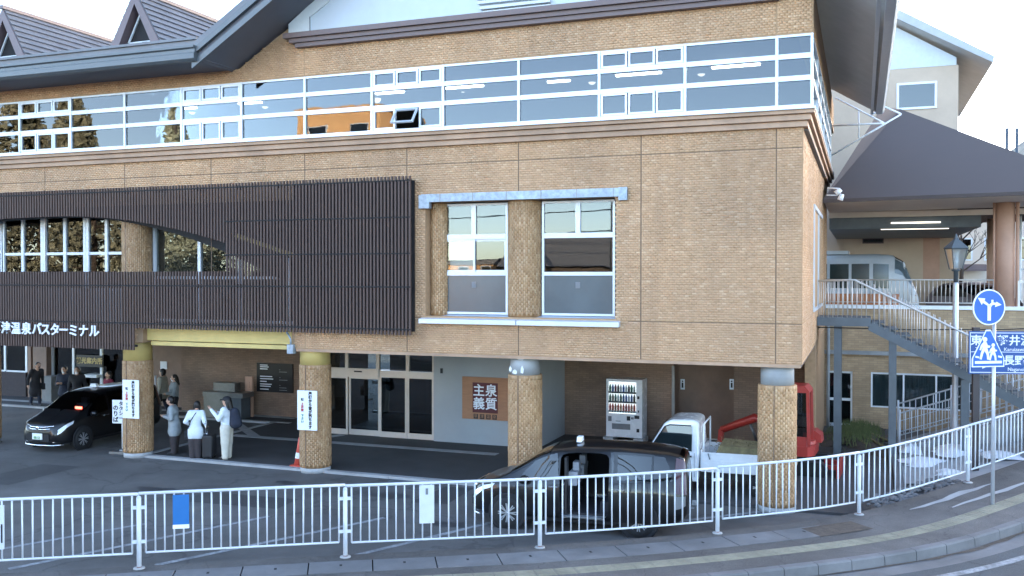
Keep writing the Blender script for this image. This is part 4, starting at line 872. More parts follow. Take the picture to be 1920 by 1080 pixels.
DB.part('arrow', poly_y([(.0, -.04), (.16, -.04), (.16, -.08), (.28, -.02), (.16, .04), (.16, .0), (.0, .0)], -.0925, .003, -.05, 2.45), 'sign_white', bd)
# sloping walkway with white railings
struct('ramp', MB().prism([(.95, 0), (9, 0), (9, 3.0), (.95, .12)], 'y', 7.9, 9.15), 'concrete_light')
for yy, pa_, pz, x1, lab in ((9.05, (1683, 757), 1.19, 9, 'white railing on the far side of the sloping walkway'), (8.0, (1690, 775), .92, 9, 'white railing on the near side of the sloping walkway')):
    x0 = .97; zt0 = at(*pa_, yy).z; g_ = .355
    RR = Thing('walkway_railing', lab, 'railing', (x0, yy, .1), world=True)
    RR.part('rail', MB().tube([(x0, yy, zt0), (x1, yy, zt0+g_*(x1-x0))], .022), 'fence_white'); RR.part('rail', MB().tube([(x0, yy, zt0-.9), (x1, yy, zt0-.9+g_*(x1-x0))], .016), 'fence_white'); RR.part('rail', MB().tube([(x0, yy, zt0-.5), (x1, yy, zt0-.5+g_*(x1-x0))], .012), 'fence_white')
    bq = MB().tube([(0, 0, 0), (0, 0, .9)], .012, 6).mesh('baluster', 'fence_white'); pq = MB().tube([(0, 0, -.3), (0, 0, 1.0)], .03, 8).mesh('post', 'fence_white')
    x = x0; k = 0
    while x < 6.5:
        RR.inst('post' if k % 9 == 0 else 'baluster', pq if k % 9 == 0 else bq, (x, yy, zt0-.9+g_*(x-x0))); x += .15; k += 1
# apron, snow and planting between fence and walkway
struct('apron', MB().add([(.9, 3.2, .16), (2.2, 3.0, .3), (5.2, 6.6, .8), (6, 7.9, .8), (.95, 7.9, .14)], [(0, 1, 2, 3, 4)]), 'concrete_light')
struct('apron_edge', MB().box(.72, .9, 2.2, 7.9, 0, .2), 'concrete')
def lump(cx, cy, z, rx, ry, h, n=18, m='snow', nm='snow_patch', seed=1):
    rr_ = random.Random(seed); V = [(cx, cy, z+h)]; Fc = []
    for ring, f in enumerate((.35, .7, 1.0)):
        for k in range(n):
            a = 2*math.pi*k/n; j = 1+(rr_.uniform(-.45, .35)+.25*math.sin(3*a+seed))*f
            V.append((cx+rx*f*j*math.cos(a), cy+ry*f*j*math.sin(a), z+h*(1-f**2)*rr_.uniform(.6, 1.1)-(.02 if f == 1 else 0)))
    for k in range(n): Fc.append((0, 1+k, 1+(k+1) % n))
    for r_ in range(2):
        for k in range(n): a, b = 1+r_*n+k, 1+r_*n+(k+1) % n; Fc.append((a, a+n, b+n, b))
    return MB().add(V, Fc, 0, True)
for i, (a, b, c_, rx, ry, h) in enumerate(((1.5, 5.6, .2, .55, .5, .16), (2.3, 6.6, .35, .6, .6, .2), (1.9, 4.3, .25, .3, .35, .1), (3.1, 5.6, .5, .5, .4, .12), (1.25, 7.2, .2, .3, .5, .2))): tag(struct('snow_patch', lump(a, b, c_, rx, ry, h, seed=i), 'snow'))
# soil bed with debris, grass and stones
struct('soil_bed', lump(-.1, 9.6, .0, 1.1, 2.4, .28, 26, seed=11), 'soil')
mbg = MB()
for k in range(900):
    a = random.gauss(-.15, .35); b = random.gauss(9.6, .75); h = random.uniform(.10, .34); z = .02+.25*max(0, 1-((a+.1)/1.1)**2-((b-9.6)/2.4)**2); dx, dy = random.uniform(-.1, .1), random.uniform(-.1, .1)
    mbg.add([(a-.012, b, z), (a+.012, b, z), (a+dx, b+dy, z+h)], [(0, 1, 2)])
tag(link('grass_tufts', mbg.mesh('grass_tufts', 'grass')), 'dry green grass tufts growing by the brick wall door', 'grass', None, 'stuff')
for a, b, lab in (((-.35, 9.3, .27), (.15, 8.3, .12), 'leftmost weathered plank on the soil bed below the staircase'), ((.0, 9.1, .28), (.6, 8.2, .10), 'middle weathered plank on the soil bed below the staircase'), ((.3, 9.4, .26), (.95, 8.6, .10), 'rightmost weathered plank on the soil bed below the staircase')):
    solo('plank', MB().bar(a, b, .09, .025), 'leaf_dry', lab, 'plank', a, 'planks on the soil bed')
mbs = MB()
for k in range(160):
    s_ = random.uniform(0, 2.6); p, n = on_line(arc_of(.6, .2)+s_, random.uniform(-.9, -.25), -.02); r_ = random.uniform(.03, .08); p.z = max(.0, p.z-.12)
    mbs.lathe([(r_*.5, 0), (r_, r_*.4), (r_*.8, r_*.9), (r_*.2, r_*1.1)], 6, p, smooth=False)
tag(link('stones', mbs.mesh('stones', 'concrete')), 'loose grey stones below the right end of the guard fence', 'stones', None, 'stuff')
# buildings and land beyond
FB = Thing('gabled_house', 'pale gabled building with a small window behind the canopy', 'building', (3, 26, 3), world=True)
YB = 24
w0, w1 = -6., at(1797, 150, YB).x
FB.part('wall', MB().box(w0, w1, YB, 36, 3, at(1790, 122, YB).z), 'beige')
apx = (w0+w1)/2; et = at(1865, 105, YB-1); wl_ = at(1790, 108, YB)
FB.part('gable_panel', MB().prism([(w0, at(1790, 122, YB).z), (w1-.08, at(1790, 122, YB).z), (w1-.08, wl_.z), (apx, wl_.z+.62*(w1-apx)), (w0, wl_.z)], 'y', YB-.02, YB+.1), 'panel_trim')
zt1 = at(1690, 20, YB-1).z; xt1 = at(1690, 20, YB-1).x; slp = (zt1-et.z)/(et.x-xt1)
FB.part('roof', MB().prism([(et.x, et.z), (apx, et.z+slp*(et.x-apx)), (2*apx-et.x, et.z), (2*apx-et.x, et.z-.5), (apx, et.z-.5+slp*(et.x-apx)), (et.x-.05, et.z-.25)], 'y', YB-1, 37), 'soffit_light')
a, b = at(1681, 207, YB), at(1757, 152, YB)
fw_ = FB.part('window', win_frame(a.x, b.x, a.z, b.z, YB-.06, .09, .06), 'white_paint'); FB.part('pane', MB().box(a.x+.09, b.x-.09, YB-.03, YB-.02, a.z+.09, b.z-.09), 'glass', fw_)
IW = Thing('inner_building', 'beige rendered wall with a small window under the canopy', 'building', (1.2, 30, 3), world=True)
YI = 23.9
ia, ib = at(1582, 430, YI).x, at(1731, 430, YI).x
IW.part('wall', MB().box(ia, ib, YI-.06, YI-.01, 3, 7.2), 'beige'); IW.part('brown_panel', MB().box(ib, at(1762, 430, YI).x, YI-.05, YI-.01, 4.6, 7.2), 'salmon')
a, b = at(1617, 457, YI), at(1657, 447, YI); iw = IW.part('window', win_frame(a.x, b.x, a.z, b.z, YI-.1, .04, .04), 'barge'); IW.part('pane', MB().box(a.x+.04, b.x-.04, YI-.08, YI-.07, a.z+.04, b.z-.04), 'glass', iw)
hm = MB(); V = []; nx, ny = 30, 6
for j in range(ny):
    for i in range(nx):
        x = 12+i*5; y = 62+j*14; V.append((x, y, 3+min(1, j/1.5)*(7.5+min(15, max(0, x-14)*.7)+1.6*math.sin(i*.7)+1.1*math.sin(i*1.9+j))+j*1.2))
hm.add(V, [(j*nx+i, j*nx+i+1, (j+1)*nx+i+1, (j+1)*nx+i) for j in range(ny-1) for i in range(nx-1)], 0, True); struct('hillside', hm, 'hill')  # rise beyond the right edge of view is shaped to block the sun
for p_, lab in ((1888, 'thin utility pole, left one of the pair at the right edge'), (1907, 'thin utility pole, right one of the pair at the right edge')):
    q = at(p_, 240, 45); solo('utility_pole', MB().tube([(q.x, 45, 3), (q.x, 45, q.z)], [.14, .09], 8), 'steel_gray', lab, 'pole', (q.x, 45, 3))
q0 = at(1912, 520, 20); solo('white_mast', MB().tube([(q0.x, 20, 3), (q0.x, 20, 7.0)], .06, 8).tube([(q0.x+.4, 20, 3), (q0.x+.4, 20, 7.0)], .04, 8).tube([(q0.x, 20, 5.0), (q0.x+.4, 20, 5.0)], .03, 6), 'white_paint', 'white steel frame right of the salmon canopy column', 'frame', (q0.x, 20, 3))

HB_ = Thing('hill_house', 'beige house with dark windows behind the salmon columns', 'building', (at(1830, 480, 40).x, 42, 3), world=True)
hx0, hx1 = at(1762, 480, 40).x, at(1990, 480, 40).x
HB_.part('wall', MB().box(hx0, hx1, 40, 47, 3, 8.4), 'beige_gray'); HB_.part('roof', MB().prism([(39.3, 8.3), (47.7, 8.3), (43.5, 10.4)], 'x', hx0-.5, hx1+.5), 'dark_roof')
for k in range(4):
    xw = hx0+.6+1.7*k; w_ = HB_.part('window', win_frame(xw, xw+1.1, 5.6, 6.9, 39.94, .08, .05), 'alu'); HB_.part('pane', MB().box(xw+.08, xw+1.02, 39.96, 39.97, 5.68, 6.82), 'glass_dark', w_)
HB_.part('awning', MB().prism([(38.8, 5.0), (40, 5.3), (40, 5.4), (38.8, 5.1)], 'x', hx0, hx0+2.4), 'barge')
def bare_tree(loc, h, seed, label):
    r_ = random.Random(seed); T_ = Thing('bare_tree', label, 'tree', loc); tr_ = MB(); br_ = MB()
    tr_.tube([(0, 0, 0), (.1, .05, h*.4), (.05, 0, h*.7)], [.14, .10, .05], 7)
    def grow(p, d, l, r, n):
        q = p+d*l; br_.tube([p, q], [r, r*.6], 5, cap=False)
        if n:
            for _ in range(3): e = (d+Vector((r_.uniform(-.8, .8), r_.uniform(-.8, .8), r_.uniform(-.1, .5)))).normalized(); grow(q, e, l*.68, r*.6, n-1)
    for k in range(6): a = k*1.1; grow(Vector((.08, .03, h*(.35+.06*k))), Vector((math.cos(a), math.sin(a), .8)).normalized(), h*.2, .045, 3)
    T_.part('trunk', tr_, 'bark'); T_.part('branches', br_, 'bark')
q = at(1800, 470, 34); bare_tree((q.x, 34, 3), 5.5, 3, 'bare leafless tree between the lamp post and the salmon column')
q = at(1858, 300, 58); bare_tree((q.x, 58, 8), 6, 5, 'bare leafless tree on the slope above the canopy roof')
# ================================================================== vehicles
class Shell:
    """lofted car body: stations (x, [(half_y, z), ...]) joined left and right; S(u, v) is a point on the left side"""
    def __init__(s, st):
        s.st = sorted(st, key=lambda a: a[0]); s.xs = [a[0] for a in s.st]; s.n = len(s.st[0][1])
    def ring(s, x):
        xs = s.xs; x = max(xs[0], min(xs[-1], x)); i = max(k for k in range(len(xs)) if xs[k] <= x); i = min(i, len(xs)-2)
        t = (x-xs[i])/(xs[i+1]-xs[i]); return [(a[0]+(b[0]-a[0])*t, a[1]+(b[1]-a[1])*t) for a, b in zip(s.st[i][1], s.st[i+1][1])]
    def S(s, x, v, side=1):
        r = s.ring(x); v = max(0, min(s.n-1-1e-6, v)); i = int(v); t = v-i
        return Vector((x, side*(r[i][0]+(r[i+1][0]-r[i][0])*t), r[i][1]+(r[i+1][1]-r[i][1])*t))
    def norm(s, x, v, side):
        e = .01; du = s.S(x+e, v, side)-s.S(x-e, v, side); dv = s.S(x, v+.05, side)-s.S(x, v-.05, side); n = du.cross(dv)*(side)
        n = -n if n.length else Vector((0, 0, 1)); n.normalize()
        c = Vector((s.S(x, 0)[0], 0, .7)); 
        if n.dot(s.S(x, v, side)-c) < 0: n = -n
        return n
    def body(s, skip=None, m=0):
        mb = MB(); V = []; Fc = []; xs = s.xs; n = s.n
        for x in xs:
            r = s.ring(x); V += [(x, y, z) for y, z in r]+[(x, -y, z) for y, z in r]
        for i in range(len(xs)-1):
            for k in range(n-1):
                for sd in (0, 1):
                    if skip and skip((xs[i]+xs[i+1])/2, k, 1-2*sd): continue
                    a = i*2*n+sd*n+k; b = (i+1)*2*n+sd*n+k; Fc.append((a, a+1, b+1, b))
            a, b = i*2*n, (i+1)*2*n; Fc.append((a, b, b+n, a+n))
        for i in (0, len(xs)-1):
            a = i*2*n
            for k in range(n-1): Fc.append((a+k, a+k+1, a+n+k+1, a+n+k))
        mb.add(V, Fc, m, True); return mb
    def panel(s, poly, side=1, off=.006, nu=6, nv=4):
        """poly: four (x, v) corners, sampled over the shell and lifted off it"""
        (a, b, c, d) = poly; V = []
        for i in range(nu+1):
            for j in range(nv+1):
                p, q = i/nu, j/nv
                x = (a[0]*(1-p)+b[0]*p)*(1-q)+(d[0]*(1-p)+c[0]*p)*q; v = (a[1]*(1-p)+b[1]*p)*(1-q)+(d[1]*(1-p)+c[1]*p)*q
                V.append(s.S(x, v, side)+s.norm(x, v, side)*off)
        return MB().add(V, [(i*(nv+1)+j, (i+1)*(nv+1)+j, (i+1)*(nv+1)+j+1, i*(nv+1)+j+1) for i in range(nu) for j in range(nv)], 0, True)
    def across(s, x0, x1, v0, off=.006, nu=5, nv=8, v1=None):
        """a panel over the full width between stations x0,x1 above profile value v0"""
        V = []; L = s.n-1; v1 = L
        vs_ = [(1, v0+(L-v0)*j/nv) for j in range(nv)]+[(-1, L-(L-v0)*j/nv) for j in range(nv+1)]
        for i in range(nu+1):
            x = x0+(x1-x0)*i/nu
            for sd, v in vs_: V.append(s.S(x, min(v, L-.001), sd)+s.norm(x, min(v, L-.3), sd)*off)
        m_ = len(vs_); return MB().add(V, [(i*m_+j, (i+1)*m_+j, (i+1)*m_+j+1, i*m_+j+1) for i in range(nu) for j in range(m_-1)], 0, True)
def wheel(T_, x, y, r, w, side, spokes=7, rim='rim'):
    c = (x, y, r); o0 = side*w/2
    ty = T_.part('wheel', MB().lathe([(r*.62, -w/2), (r*.95, -w/2), (r, -w*.3), (r, w*.3), (r*.95, w/2), (r*.62, w/2)], 28, c, axis='y'), 'rubber')
    rm = MB().lathe([(r*.62, o0*.98), (r*.60, o0*.55), (r*.60, o0*.5)], 24, c, axis='y', cap=False).lathe([(r*.12, o0*.9), (r*.10, o0*1.0), (.001, o0*1.02)], 12, c, axis='y')
    for k in range(spokes):
        a = 2*math.pi*k/spokes; d = Vector((math.cos(a), 0, math.sin(a)))
        for da in (-.12, .12):
            e = Vector((math.cos(a+da), 0, math.sin(a+da))); rm.bar(Vector(c)+Vector((0, o0*.9, 0))+d*r*.1, Vector(c)+Vector((0, o0*.85, 0))+e*r*.6, .022, .03, 0, (0, 1, 0))
    T_.part('rim', rm, rim, ty); T_.part('hub_shadow', MB().lathe([(r*.6, o0*.3), (.01, o0*.3)], 20, c, axis='y', cap=False), 'dark_void', ty)
def interp(x, P):
    if x <= P[0][0]: return P[0][1]
    for (a, b), (c, d) in zip(P, P[1:]):
        if x <= c:
            t = (x-a)/(c-a); t = t*t*(3-2*t)*.5+t*.5; return b+(d-b)*t
    return P[-1][1]
def van(name, label, loc, rz, k=1.0, door_open=False, group=None):
    """minivan, front towards +x; length 4.5 before scaling"""
    T_ = Thing(name, label, 'taxi', loc, rz, group)
    top = [(-2.25, 1.0), (-2.22, 1.36), (-2.15, 1.58), (-1.95, 1.66), (-1.0, 1.71), (0, 1.695), (.45, 1.64), (.75, 1.52), (1.10, 1.30), (1.50, 1.06), (1.62, 1.00), (2.0, .90), (2.18, .80), (2.25, .60)]
    belt = [(-2.25, .93), (-1.5, 1.03), (0, .98), (1.0, .94), (1.5, .93), (1.9, .82), (2.25, .56)]
    wid = [(-2.25, .70), (-2.1, .80), (-1.7, .85), (0, .865), (1.4, .85), (1.9, .80), (2.12, .70), (2.25, .52)]
    rw = [(-2.25, .52), (-2.0, .60), (-1.5, .66), (0, .68), (.6, .67), (1.2, .70), (1.6, .74), (2.0, .70), (2.25, .46)]
    bot = [(-2.25, .42), (-2.1, .27), (-1.8, .20), (1.8, .19), (2.1, .22), (2.25, .34)]
    st = []
    for x in sorted({-2.25, -2.22, -2.15, -2.05, -1.9, -1.7, -1.4, -1.05, -.7, -.35, .0, .3, .55, .8, 1.05, 1.3, 1.5, 1.62, 1.75, 1.9, 2.03, 2.13, 2.2, 2.25}):
        w, r_, b, t, z0 = interp(x, wid), interp(x, rw), interp(x, belt), interp(x, top), interp(x, bot); b = min(b, t-.02)
        hi = t-b; st.append((x, [(w*.93, z0), (w*.985, z0+.12), (w, z0+.3*(b-z0)+.1), (w*.99, b-.10*(b-z0)), (w*.955, b), (r_+(w*.955-r_)*.28, b+hi*.62), (r_, b+hi*.86), (r_*.86, b+hi*.97), (r_*.45, t), (0, t+.008)]))
    st = [(x*k, [(y*k, z*k) for y, z in r_]) for x, r_ in st]; S_ = Shell(st)
    D0, D1 = -.62*k, .22*k    # sliding door opening on the left side
    ws_ = lambda x, v: .6*k < x < 1.3*k and v >= 6
    sk = lambda x, v, sd: ws_(x, v) or (door_open and sd > 0 and D0 < x < D1 and 1 <= v < 6)
    bd = T_.part('body', S_.body(sk), 'black_paint')
    mod = bd.modifiers.new('smooth', 'SUBSURF'); mod.levels = mod.render_levels = 1
    T_.part('windscreen', S_.across(.53*k, 1.33*k, 5.7, .012), 'glass_car'); T_.part('rear_window', S_.across(-2.17*k, -2.06*k, 5.2, .008), 'glass_car')
    T_.part('dashboard', MB().box(.95*k, 1.35*k, -.66*k, .66*k, .7*k, .90*k), 'cloth_black'); T_.part('cabin_floor', MB().box(-1.9*k, 1.2*k, -.7*k, .7*k, .34*k, .38*k), 'cloth_black')
    for sd in (1, -1):
        wins = [((.32, 4.2), (1.22, 4.12), (.82, 5.8), (.36, 6.05)), ((-.66, 4.25), (.24, 4.2), (.26, 6.1), (-.64, 6.1)), ((-1.95, 4.35), (-.76, 4.25), (-.72, 6.1), (-1.78, 6.0))]
        for i, w_ in enumerate(wins):
            if door_open and sd > 0 and i == 1: continue
            T_.part('side_window', S_.panel([(a*k, b) for a, b in w_], sd, .02), 'glass_car')
        for x in ((.29, .30), (-.70, -.69), (1.20, 1.21)):
            if not (door_open and sd > 0 and x[0] < .1): T_.part('door_seam', S_.panel([(x[0]*k, .8), (x[1]*k, .8), (x[1]*k, 4.1), (x[0]*k, 4.1)], sd, .003, 1, 6), 'dark_void')
        for x in (.42, -.62):
            if not (door_open and sd > 0 and x < 0): p = S_.S(x*k, 3.4, sd); T_.part('door_handle', MB().bar(p+Vector((-.09*k, sd*.02, 0)), p+Vector((.09*k, sd*.02, 0)), .025, .03), 'chrome')
        T_.part('headlight', S_.panel([(1.72*k, 3.3), (2.16*k, 2.7), (2.13*k, 4.4), (1.66*k, 4.2)], sd, .008), 'lamp_clear'); T_.part('tail_lamp', S_.panel([(-2.22*k, 3.0), (-1.98*k, 3.2), (-2.0*k, 6.2), (-2.16*k, 6.2)], sd, .02), 'lamp_smoke')
        T_.part('tail_chrome', S_.panel([(-2.2*k, 2.1), (-2.0*k, 2.1), (-2.02*k, 2.9), (-2.2*k, 2.9)], sd, .008), 'gray_plastic')
        p = S_.S(1.02*k, 4.15, sd); T_.part('mirror', MB().lathe([(.02, -.10), (.07, -.08), (.08, 0), (.07, .08), (.02, .10)], 10, p+Vector((.0, sd*.12, .06)), axis='y').bar(p, p+Vector((0, sd*.08, .04)), .04), 'black_paint')
        T_.part('fog_lamp', MB().lathe([(.055, 0), (.05, .03), (.01, .035)], 12, (2.14*k, sd*.50*k, .36*k), axis='x'), 'lamp_clear')
        T_.part('sill_trim', S_.panel([(-1.1*k, .2), (1.05*k, .2), (1.05*k, .7), (-1.1*k, .7)], sd, .012), 'black_plastic')
        for xw in (1.38, -1.30):
            T_.part('wheel_arch', MB().lathe([(.365*k, sd*.012), (.40*k, sd*.012), (.40*k, 0)], 28, (xw*k, sd*(interp(xw, wid)*k), .335*k), axis='y', cap=False).lathe([(.365*k, sd*.012), (.01, sd*.012)], 28, (xw*k, sd*(interp(xw, wid)*k), .335*k), axis='y', cap=False), 'dark_void'); wheel(T_, xw*k, sd*(interp(xw, wid)*k-.085), .325*k, .20, sd, 8)
    for z in (.70, .77): T_.part('grille_bar', MB().tube([(2.14*k, -.52*k, z*k+.03), (2.24*k, -.25*k, z*k), (2.255*k, 0, z*k-.005), (2.24*k, .25*k, z*k), (2.14*k, .52*k, z*k+.03)], .018, 6), 'chrome')
    T_.part('emblem', MB().lathe([(.06, 0), (.05, .02), (.01, .022)], 14, (2.25*k, 0, .735*k), axis='x'), 'chrome')
    T_.part('lower_grille', MB().box(2.16*k, 2.262*k, -.42*k, .42*k, .36*k, .55*k), 'dark_void'); T_.part('bumper_lip', MB().tube([(2.0*k, -.74*k, .24*k), (2.2*k, -.5*k, .23*k), (2.27*k, 0, .23*k), (2.2*k, .5*k, .23*k), (2.0*k, .74*k, .24*k)], .022, 6), 'chrome')
    np_ = T_.part('number_plate', MB().box(2.262*k, 2.28*k, -.17, .17, .40*k, .40*k+.165), 'plate_green' if False else 'plate')
    put_text(np_, 'plate_number', '・・51' if False else '88-51', .10, (2.283*k, 0, .45*k), 'plate_green', (math.pi/2, 0, math.pi/2), .002)
    tl = T_.part('roof_lamp', MB().prism([(-.055, 0), (.055, 0), (.035, .12), (-.035, .12)], 'x', -.0, .0).__class__().prism([(-.13, 1.71*k), (.13, 1.71*k), (.09, 1.71*k+.09), (-.09, 1.71*k+.09)], 'x', -.02*k, .08*k), 'sign_white')
    for ys in (.36, -.36):
        for xs_ in (.35, -.75):
            cv = 'seat_cover' if xs_ > 0 else 'cloth_black'; se = T_.part('seat', MB().box((xs_-.25)*k, (xs_+.25)*k, (ys-.25)*k, (ys+.25)*k, .40*k, .62*k).prism([((xs_-.22)*k, .6*k), ((xs_-.08)*k, .6*k), ((xs_-.24)*k, 1.14*k), ((xs_-.36)*k, 1.14*k)], 'y', (ys-.23)*k, (ys+.23)*k), 'cloth_black'); T_.part('seat_cover', MB().prism([((xs_-.12)*k, .9*k), ((xs_-.1)*k+.02, .9*k), ((xs_-.2)*k, 1.18*k), ((xs_-.38)*k, 1.18*k), ((xs_-.36)*k, .9*k)], 'y', (ys-.235)*k, (ys+.235)*k).box((xs_-.38)*k, (xs_-.26)*k, (ys-.12)*k, (ys+.12)*k, 1.19*k, 1.36*k), cv, se)
    if door_open:
        # the sliding door, run back outside the rear quarter
        V = S_.panel([(D0-1.02*k+.06, 1.0), (D1-1.02*k, 1.0), (D1-1.02*k, 6.0), (D0-1.02*k+.06, 6.0)], 1, .085, 8, 8); dd = T_.part('sliding_door', V, 'black_paint')
        T_.part('side_window', S_.panel([(D0-.92*k, 4.2), (D1-1.10*k, 4.2), (D1-1.10*k, 5.85), (D0-.92*k, 5.85)], 1, .095), 'glass_car', dd); p = S_.S(-.95*k, 3.3, 1)+Vector((0, .11, 0)); T_.part('door_handle', MB().bar(p-Vector((.08, 0, 0)), p+Vector((.08, 0, 0)), .025, .03), 'chrome', dd)
        T_.part('door_edge', MB().box(D1-.06, D1-.02, .60*k, .80*k, .36*k, 1.5*k), 'black_plastic'); T_.part('step', MB().box(D0, D1, .62*k, .84*k, .30*k, .34*k), 'gray_plastic')
    return T_
v1 = van('taxi_van', 'black taxi minivan with its sliding door open parked behind the guard fence', (-5.06, -1.86, 0), math.pi+R(5.5), .925, True)
v2 = van('taxi_van', 'black taxi minivan with a red display in the windscreen between the left columns', (-20.80, 1.85, 0), R(-89), .91)
v2.part('display', MB().box(.86, .89, .12, .42, 1.02, 1.13), 'lamp_red')
emit_mat('led_red', (1, .16, .10), 2.2); v2.part('display_text', MB().box(.895, .90, .15, .39, 1.04, 1.11), 'led_red')
# ------------------------------------------------------------------ small white truck
def kei_truck(loc, rz, k):
    T_ = Thing('pickup_truck', 'small white flatbed truck parked behind the right column', 'truck', loc, rz)
    w = .72*k; prof = [(.46, .30), (1.68, .30), (1.70, .62), (1.66, .98), (1.26, 1.64), (1.10, 1.73), (.58, 1.75), (.45, 1.69), (.42, .98)]
    prof = [(x*k, z*k) for x, z in prof]
    def loft(P, y0, ins):  # cab with tumblehome
        V = []; n = len(P)
        for s_ in (-1, 1):
            for x, z in P: V.append((x, s_*(y0-(max(0, z-.98*k)*ins)), z))
        return MB().add(V, [tuple(range(n)), tuple(range(2*n-1, n-1, -1))]+[(i, (i+1) % n, n+(i+1) % n, n+i) for i in range(n)])
    cab = T_.part('cab', loft(prof, w, .13), 'van_white'); b_ = cab.modifiers.new('bevel', 'BEVEL'); b_.width = .05; b_.segments = 3; b_.limit_method = 'ANGLE'; b_.angle_limit = R(20)
    for s_ in (-1, 1):
        yy = lambda z: s_*(w-(max(0, z-.98*k)*.13)+.008)
        P = [(.60, 1.02), (1.60, 1.02), (1.52, 1.14), (1.24, 1.55), (1.12, 1.59), (.60, 1.59)]
        P = [(x*k, z*k) for x, z in P]
        T_.part('side_window', MB().add([(x, yy(z), z) for x, z in P], [tuple(range(len(P)))]), 'glass_dark'); T_.part('window_visor', MB().tube([(x*k, yy(z*k)+s_*.01, z*k) for x, z in ((1.50, 1.16), (1.24, 1.57), (1.12, 1.61), (.62, 1.61))], .014, 5), 'black_plastic')
        T_.part('door_seam', MB().box(.535*k, .545*k, min(s_*w, s_*(w+.004)), max(s_*w, s_*(w+.004)), .42*k, .98*k), 'gray_plastic'); T_.part('door_handle', MB().box(.60*k, .74*k, min(s_*w, s_*(w+.02)), max(s_*w, s_*(w+.02)), .88*k, .92*k), 'black_plastic')
        T_.part('side_gate', MB().box(-1.68*k, .36*k, min(s_*w*.97, s_*w), max(s_*w*.97, s_*w), .60*k, 1.02*k).box(-1.68*k, .36*k, min(s_*w, s_*(w+.012)), max(s_*w, s_*(w+.012)), .98*k, 1.02*k).box(-1.68*k, .36*k, min(s_*w, s_*(w+.008)), max(s_*w, s_*(w+.008)), .82*k, .84*k), 'van_white')
        T_.part('gate_hook', MB().bar((.22*k, s_*(w+.02), 1.0*k), (.18*k, s_*(w+.02), .86*k), .02), 'steel_gray')
        for xw in (1.18, -.95): wheel(T_, xw*k, s_*(w-.09), .265*k, .15, s_, 6)
    T_.part('windscreen', MB().add([(1.665*k, -w*.84, 1.02*k), (1.665*k, w*.84, 1.02*k), (1.31*k, w*.76, 1.63*k), (1.31*k, -w*.76, 1.63*k)], [(0, 1, 2, 3)]), 'glass_dark')
    T_.part('bed', MB().box(-1.68*k, .38*k, -w*.97, w*.97, .56*k, .62*k), 'van_white'); T_.part('tail_gate', MB().box(-1.70*k, -1.66*k, -w*.97, w*.97, .62*k, 1.02*k), 'van_white'); T_.part('head_board', MB().box(.36*k, .40*k, -w*.95, w*.95, .62*k, 1.06*k), 'van_white')
    T_.part('chassis', MB().box(-1.6*k, .46*k, -.35*k, .35*k, .34*k, .60*k), 'black_plastic'); T_.part('cab_guard', MB().tube([(.33*k, -w*.9, .95*k), (.33*k, -w*.9, 1.66*k), (.33*k, w*.9, 1.66*k), (.33*k, w*.9, .95*k)], .018), 'white_paint')
    T_.part('interior', MB().box(.55*k, 1.0*k, -w*.8, w*.8, .7*k, 1.25*k), 'cloth_black')
    return T_
kei_truck((-2.92, 1.86, 0), math.pi+R(2), .93)
mb_ = MB()
for k in range(420):
    a, b = random.uniform(-3.05, -1.5), random.uniform(1.35, 2.35); z = .80+random.uniform(0, .34); d = Vector((random.uniform(-1, 1), random.uniform(-1, 1), random.uniform(-.4, .6))).normalized()*random.uniform(.03, .10); e = d.orthogonal().normalized()*.012
    p = Vector((a, b, z)); mb_.add([p-e, p+e, p+d], [(0, 1, 2)])
mb_.add([(-3.08, 1.28, .66), (-1.3, 1.28, .66), (-1.3, 2.42, .66), (-3.08, 2.42, .66), (-2.9, 1.5, 1.06), (-1.6, 1.5, 1.0), (-1.6, 2.25, 1.04), (-2.9, 2.25, 1.10)], [(0, 1, 5, 4), (1, 2, 6, 5), (2, 3, 7, 6), (3, 0, 4, 7), (4, 5, 6, 7)], 0)
solo('grass_clippings', mb_, 'leaf_dry', 'heap of pale dry grass clippings on the bed of the white truck', 'clippings', (-2.2, 1.86, .6))
b_ = Thing('storage_crate', 'pale grey crate at the rear of the white truck bed', 'crate', (-1.75, 2.2, .95), world=True)
b_.part('bin', MB().box(-1.95, -1.5, 2.05, 2.4, .95, 1.22), 'panel_trim'); b_.part('rim', MB().box(-1.97, -1.48, 2.03, 2.42, 1.22, 1.25), 'cap_gray')
# ------------------------------------------------------------------ mini excavator
EX = Thing('mini_excavator', 'red mini excavator with a glazed cab standing behind the right column', 'excavator', (-1.66, 4.55, 0), R(176))
for s_ in (-1, 1):
    V = [(-.85, .0), (-.98, .14), (-.98, .24), (-.85, .38), (.85, .38), (.98, .24), (.98, .14), (.85, 0)]
    EX.part('track', MB().prism(V, 'y', s_*.62-.14, s_*.62+.14), 'rubber')
EX.part('turntable', MB().lathe([(.38, .36), (.38, .48)], 20), 'black_plastic')
EX.part('house', MB().prism([(-.52, -.64), (.5, -.64), (.56, -.55), (.56, .55), (.5, .64), (-.52, .64), (-.66, .4), (-.66, -.4)], 'z', .48, .72), 'red_paint')
EX.part('engine_cover', MB().prism([(-.76, .72), (-.25, .72), (-.25, 1.0), (-.6, 1.0), (-.74, .9)], 'y', -.62, -.1), 'red_paint')
EX.part('counterweight', MB().lathe([(.48, .48), (.5, .6), (.48, .80)], 20, (-.16, 0, 0)), 'red_paint')
cb = [(-.45, -.05), (.50, -.05), (.50, .62), (-.45, .62)]
EX.part('cab_roof', MB().prism([(-.55, 2.05), (-.45, 2.16), (.36, 2.16), (.48, 2.04), (.46, 2.0), (-.55, 2.0)], 'y', -.08, .66), 'red_paint')
for x, y in ((-.52, -.05), (-.52, .62), (.42, -.05), (.42, .62)): EX.part('cab_pillar', MB().bar((x*1.06, y, .72), (x, y, 2.02), .07), 'red_paint')
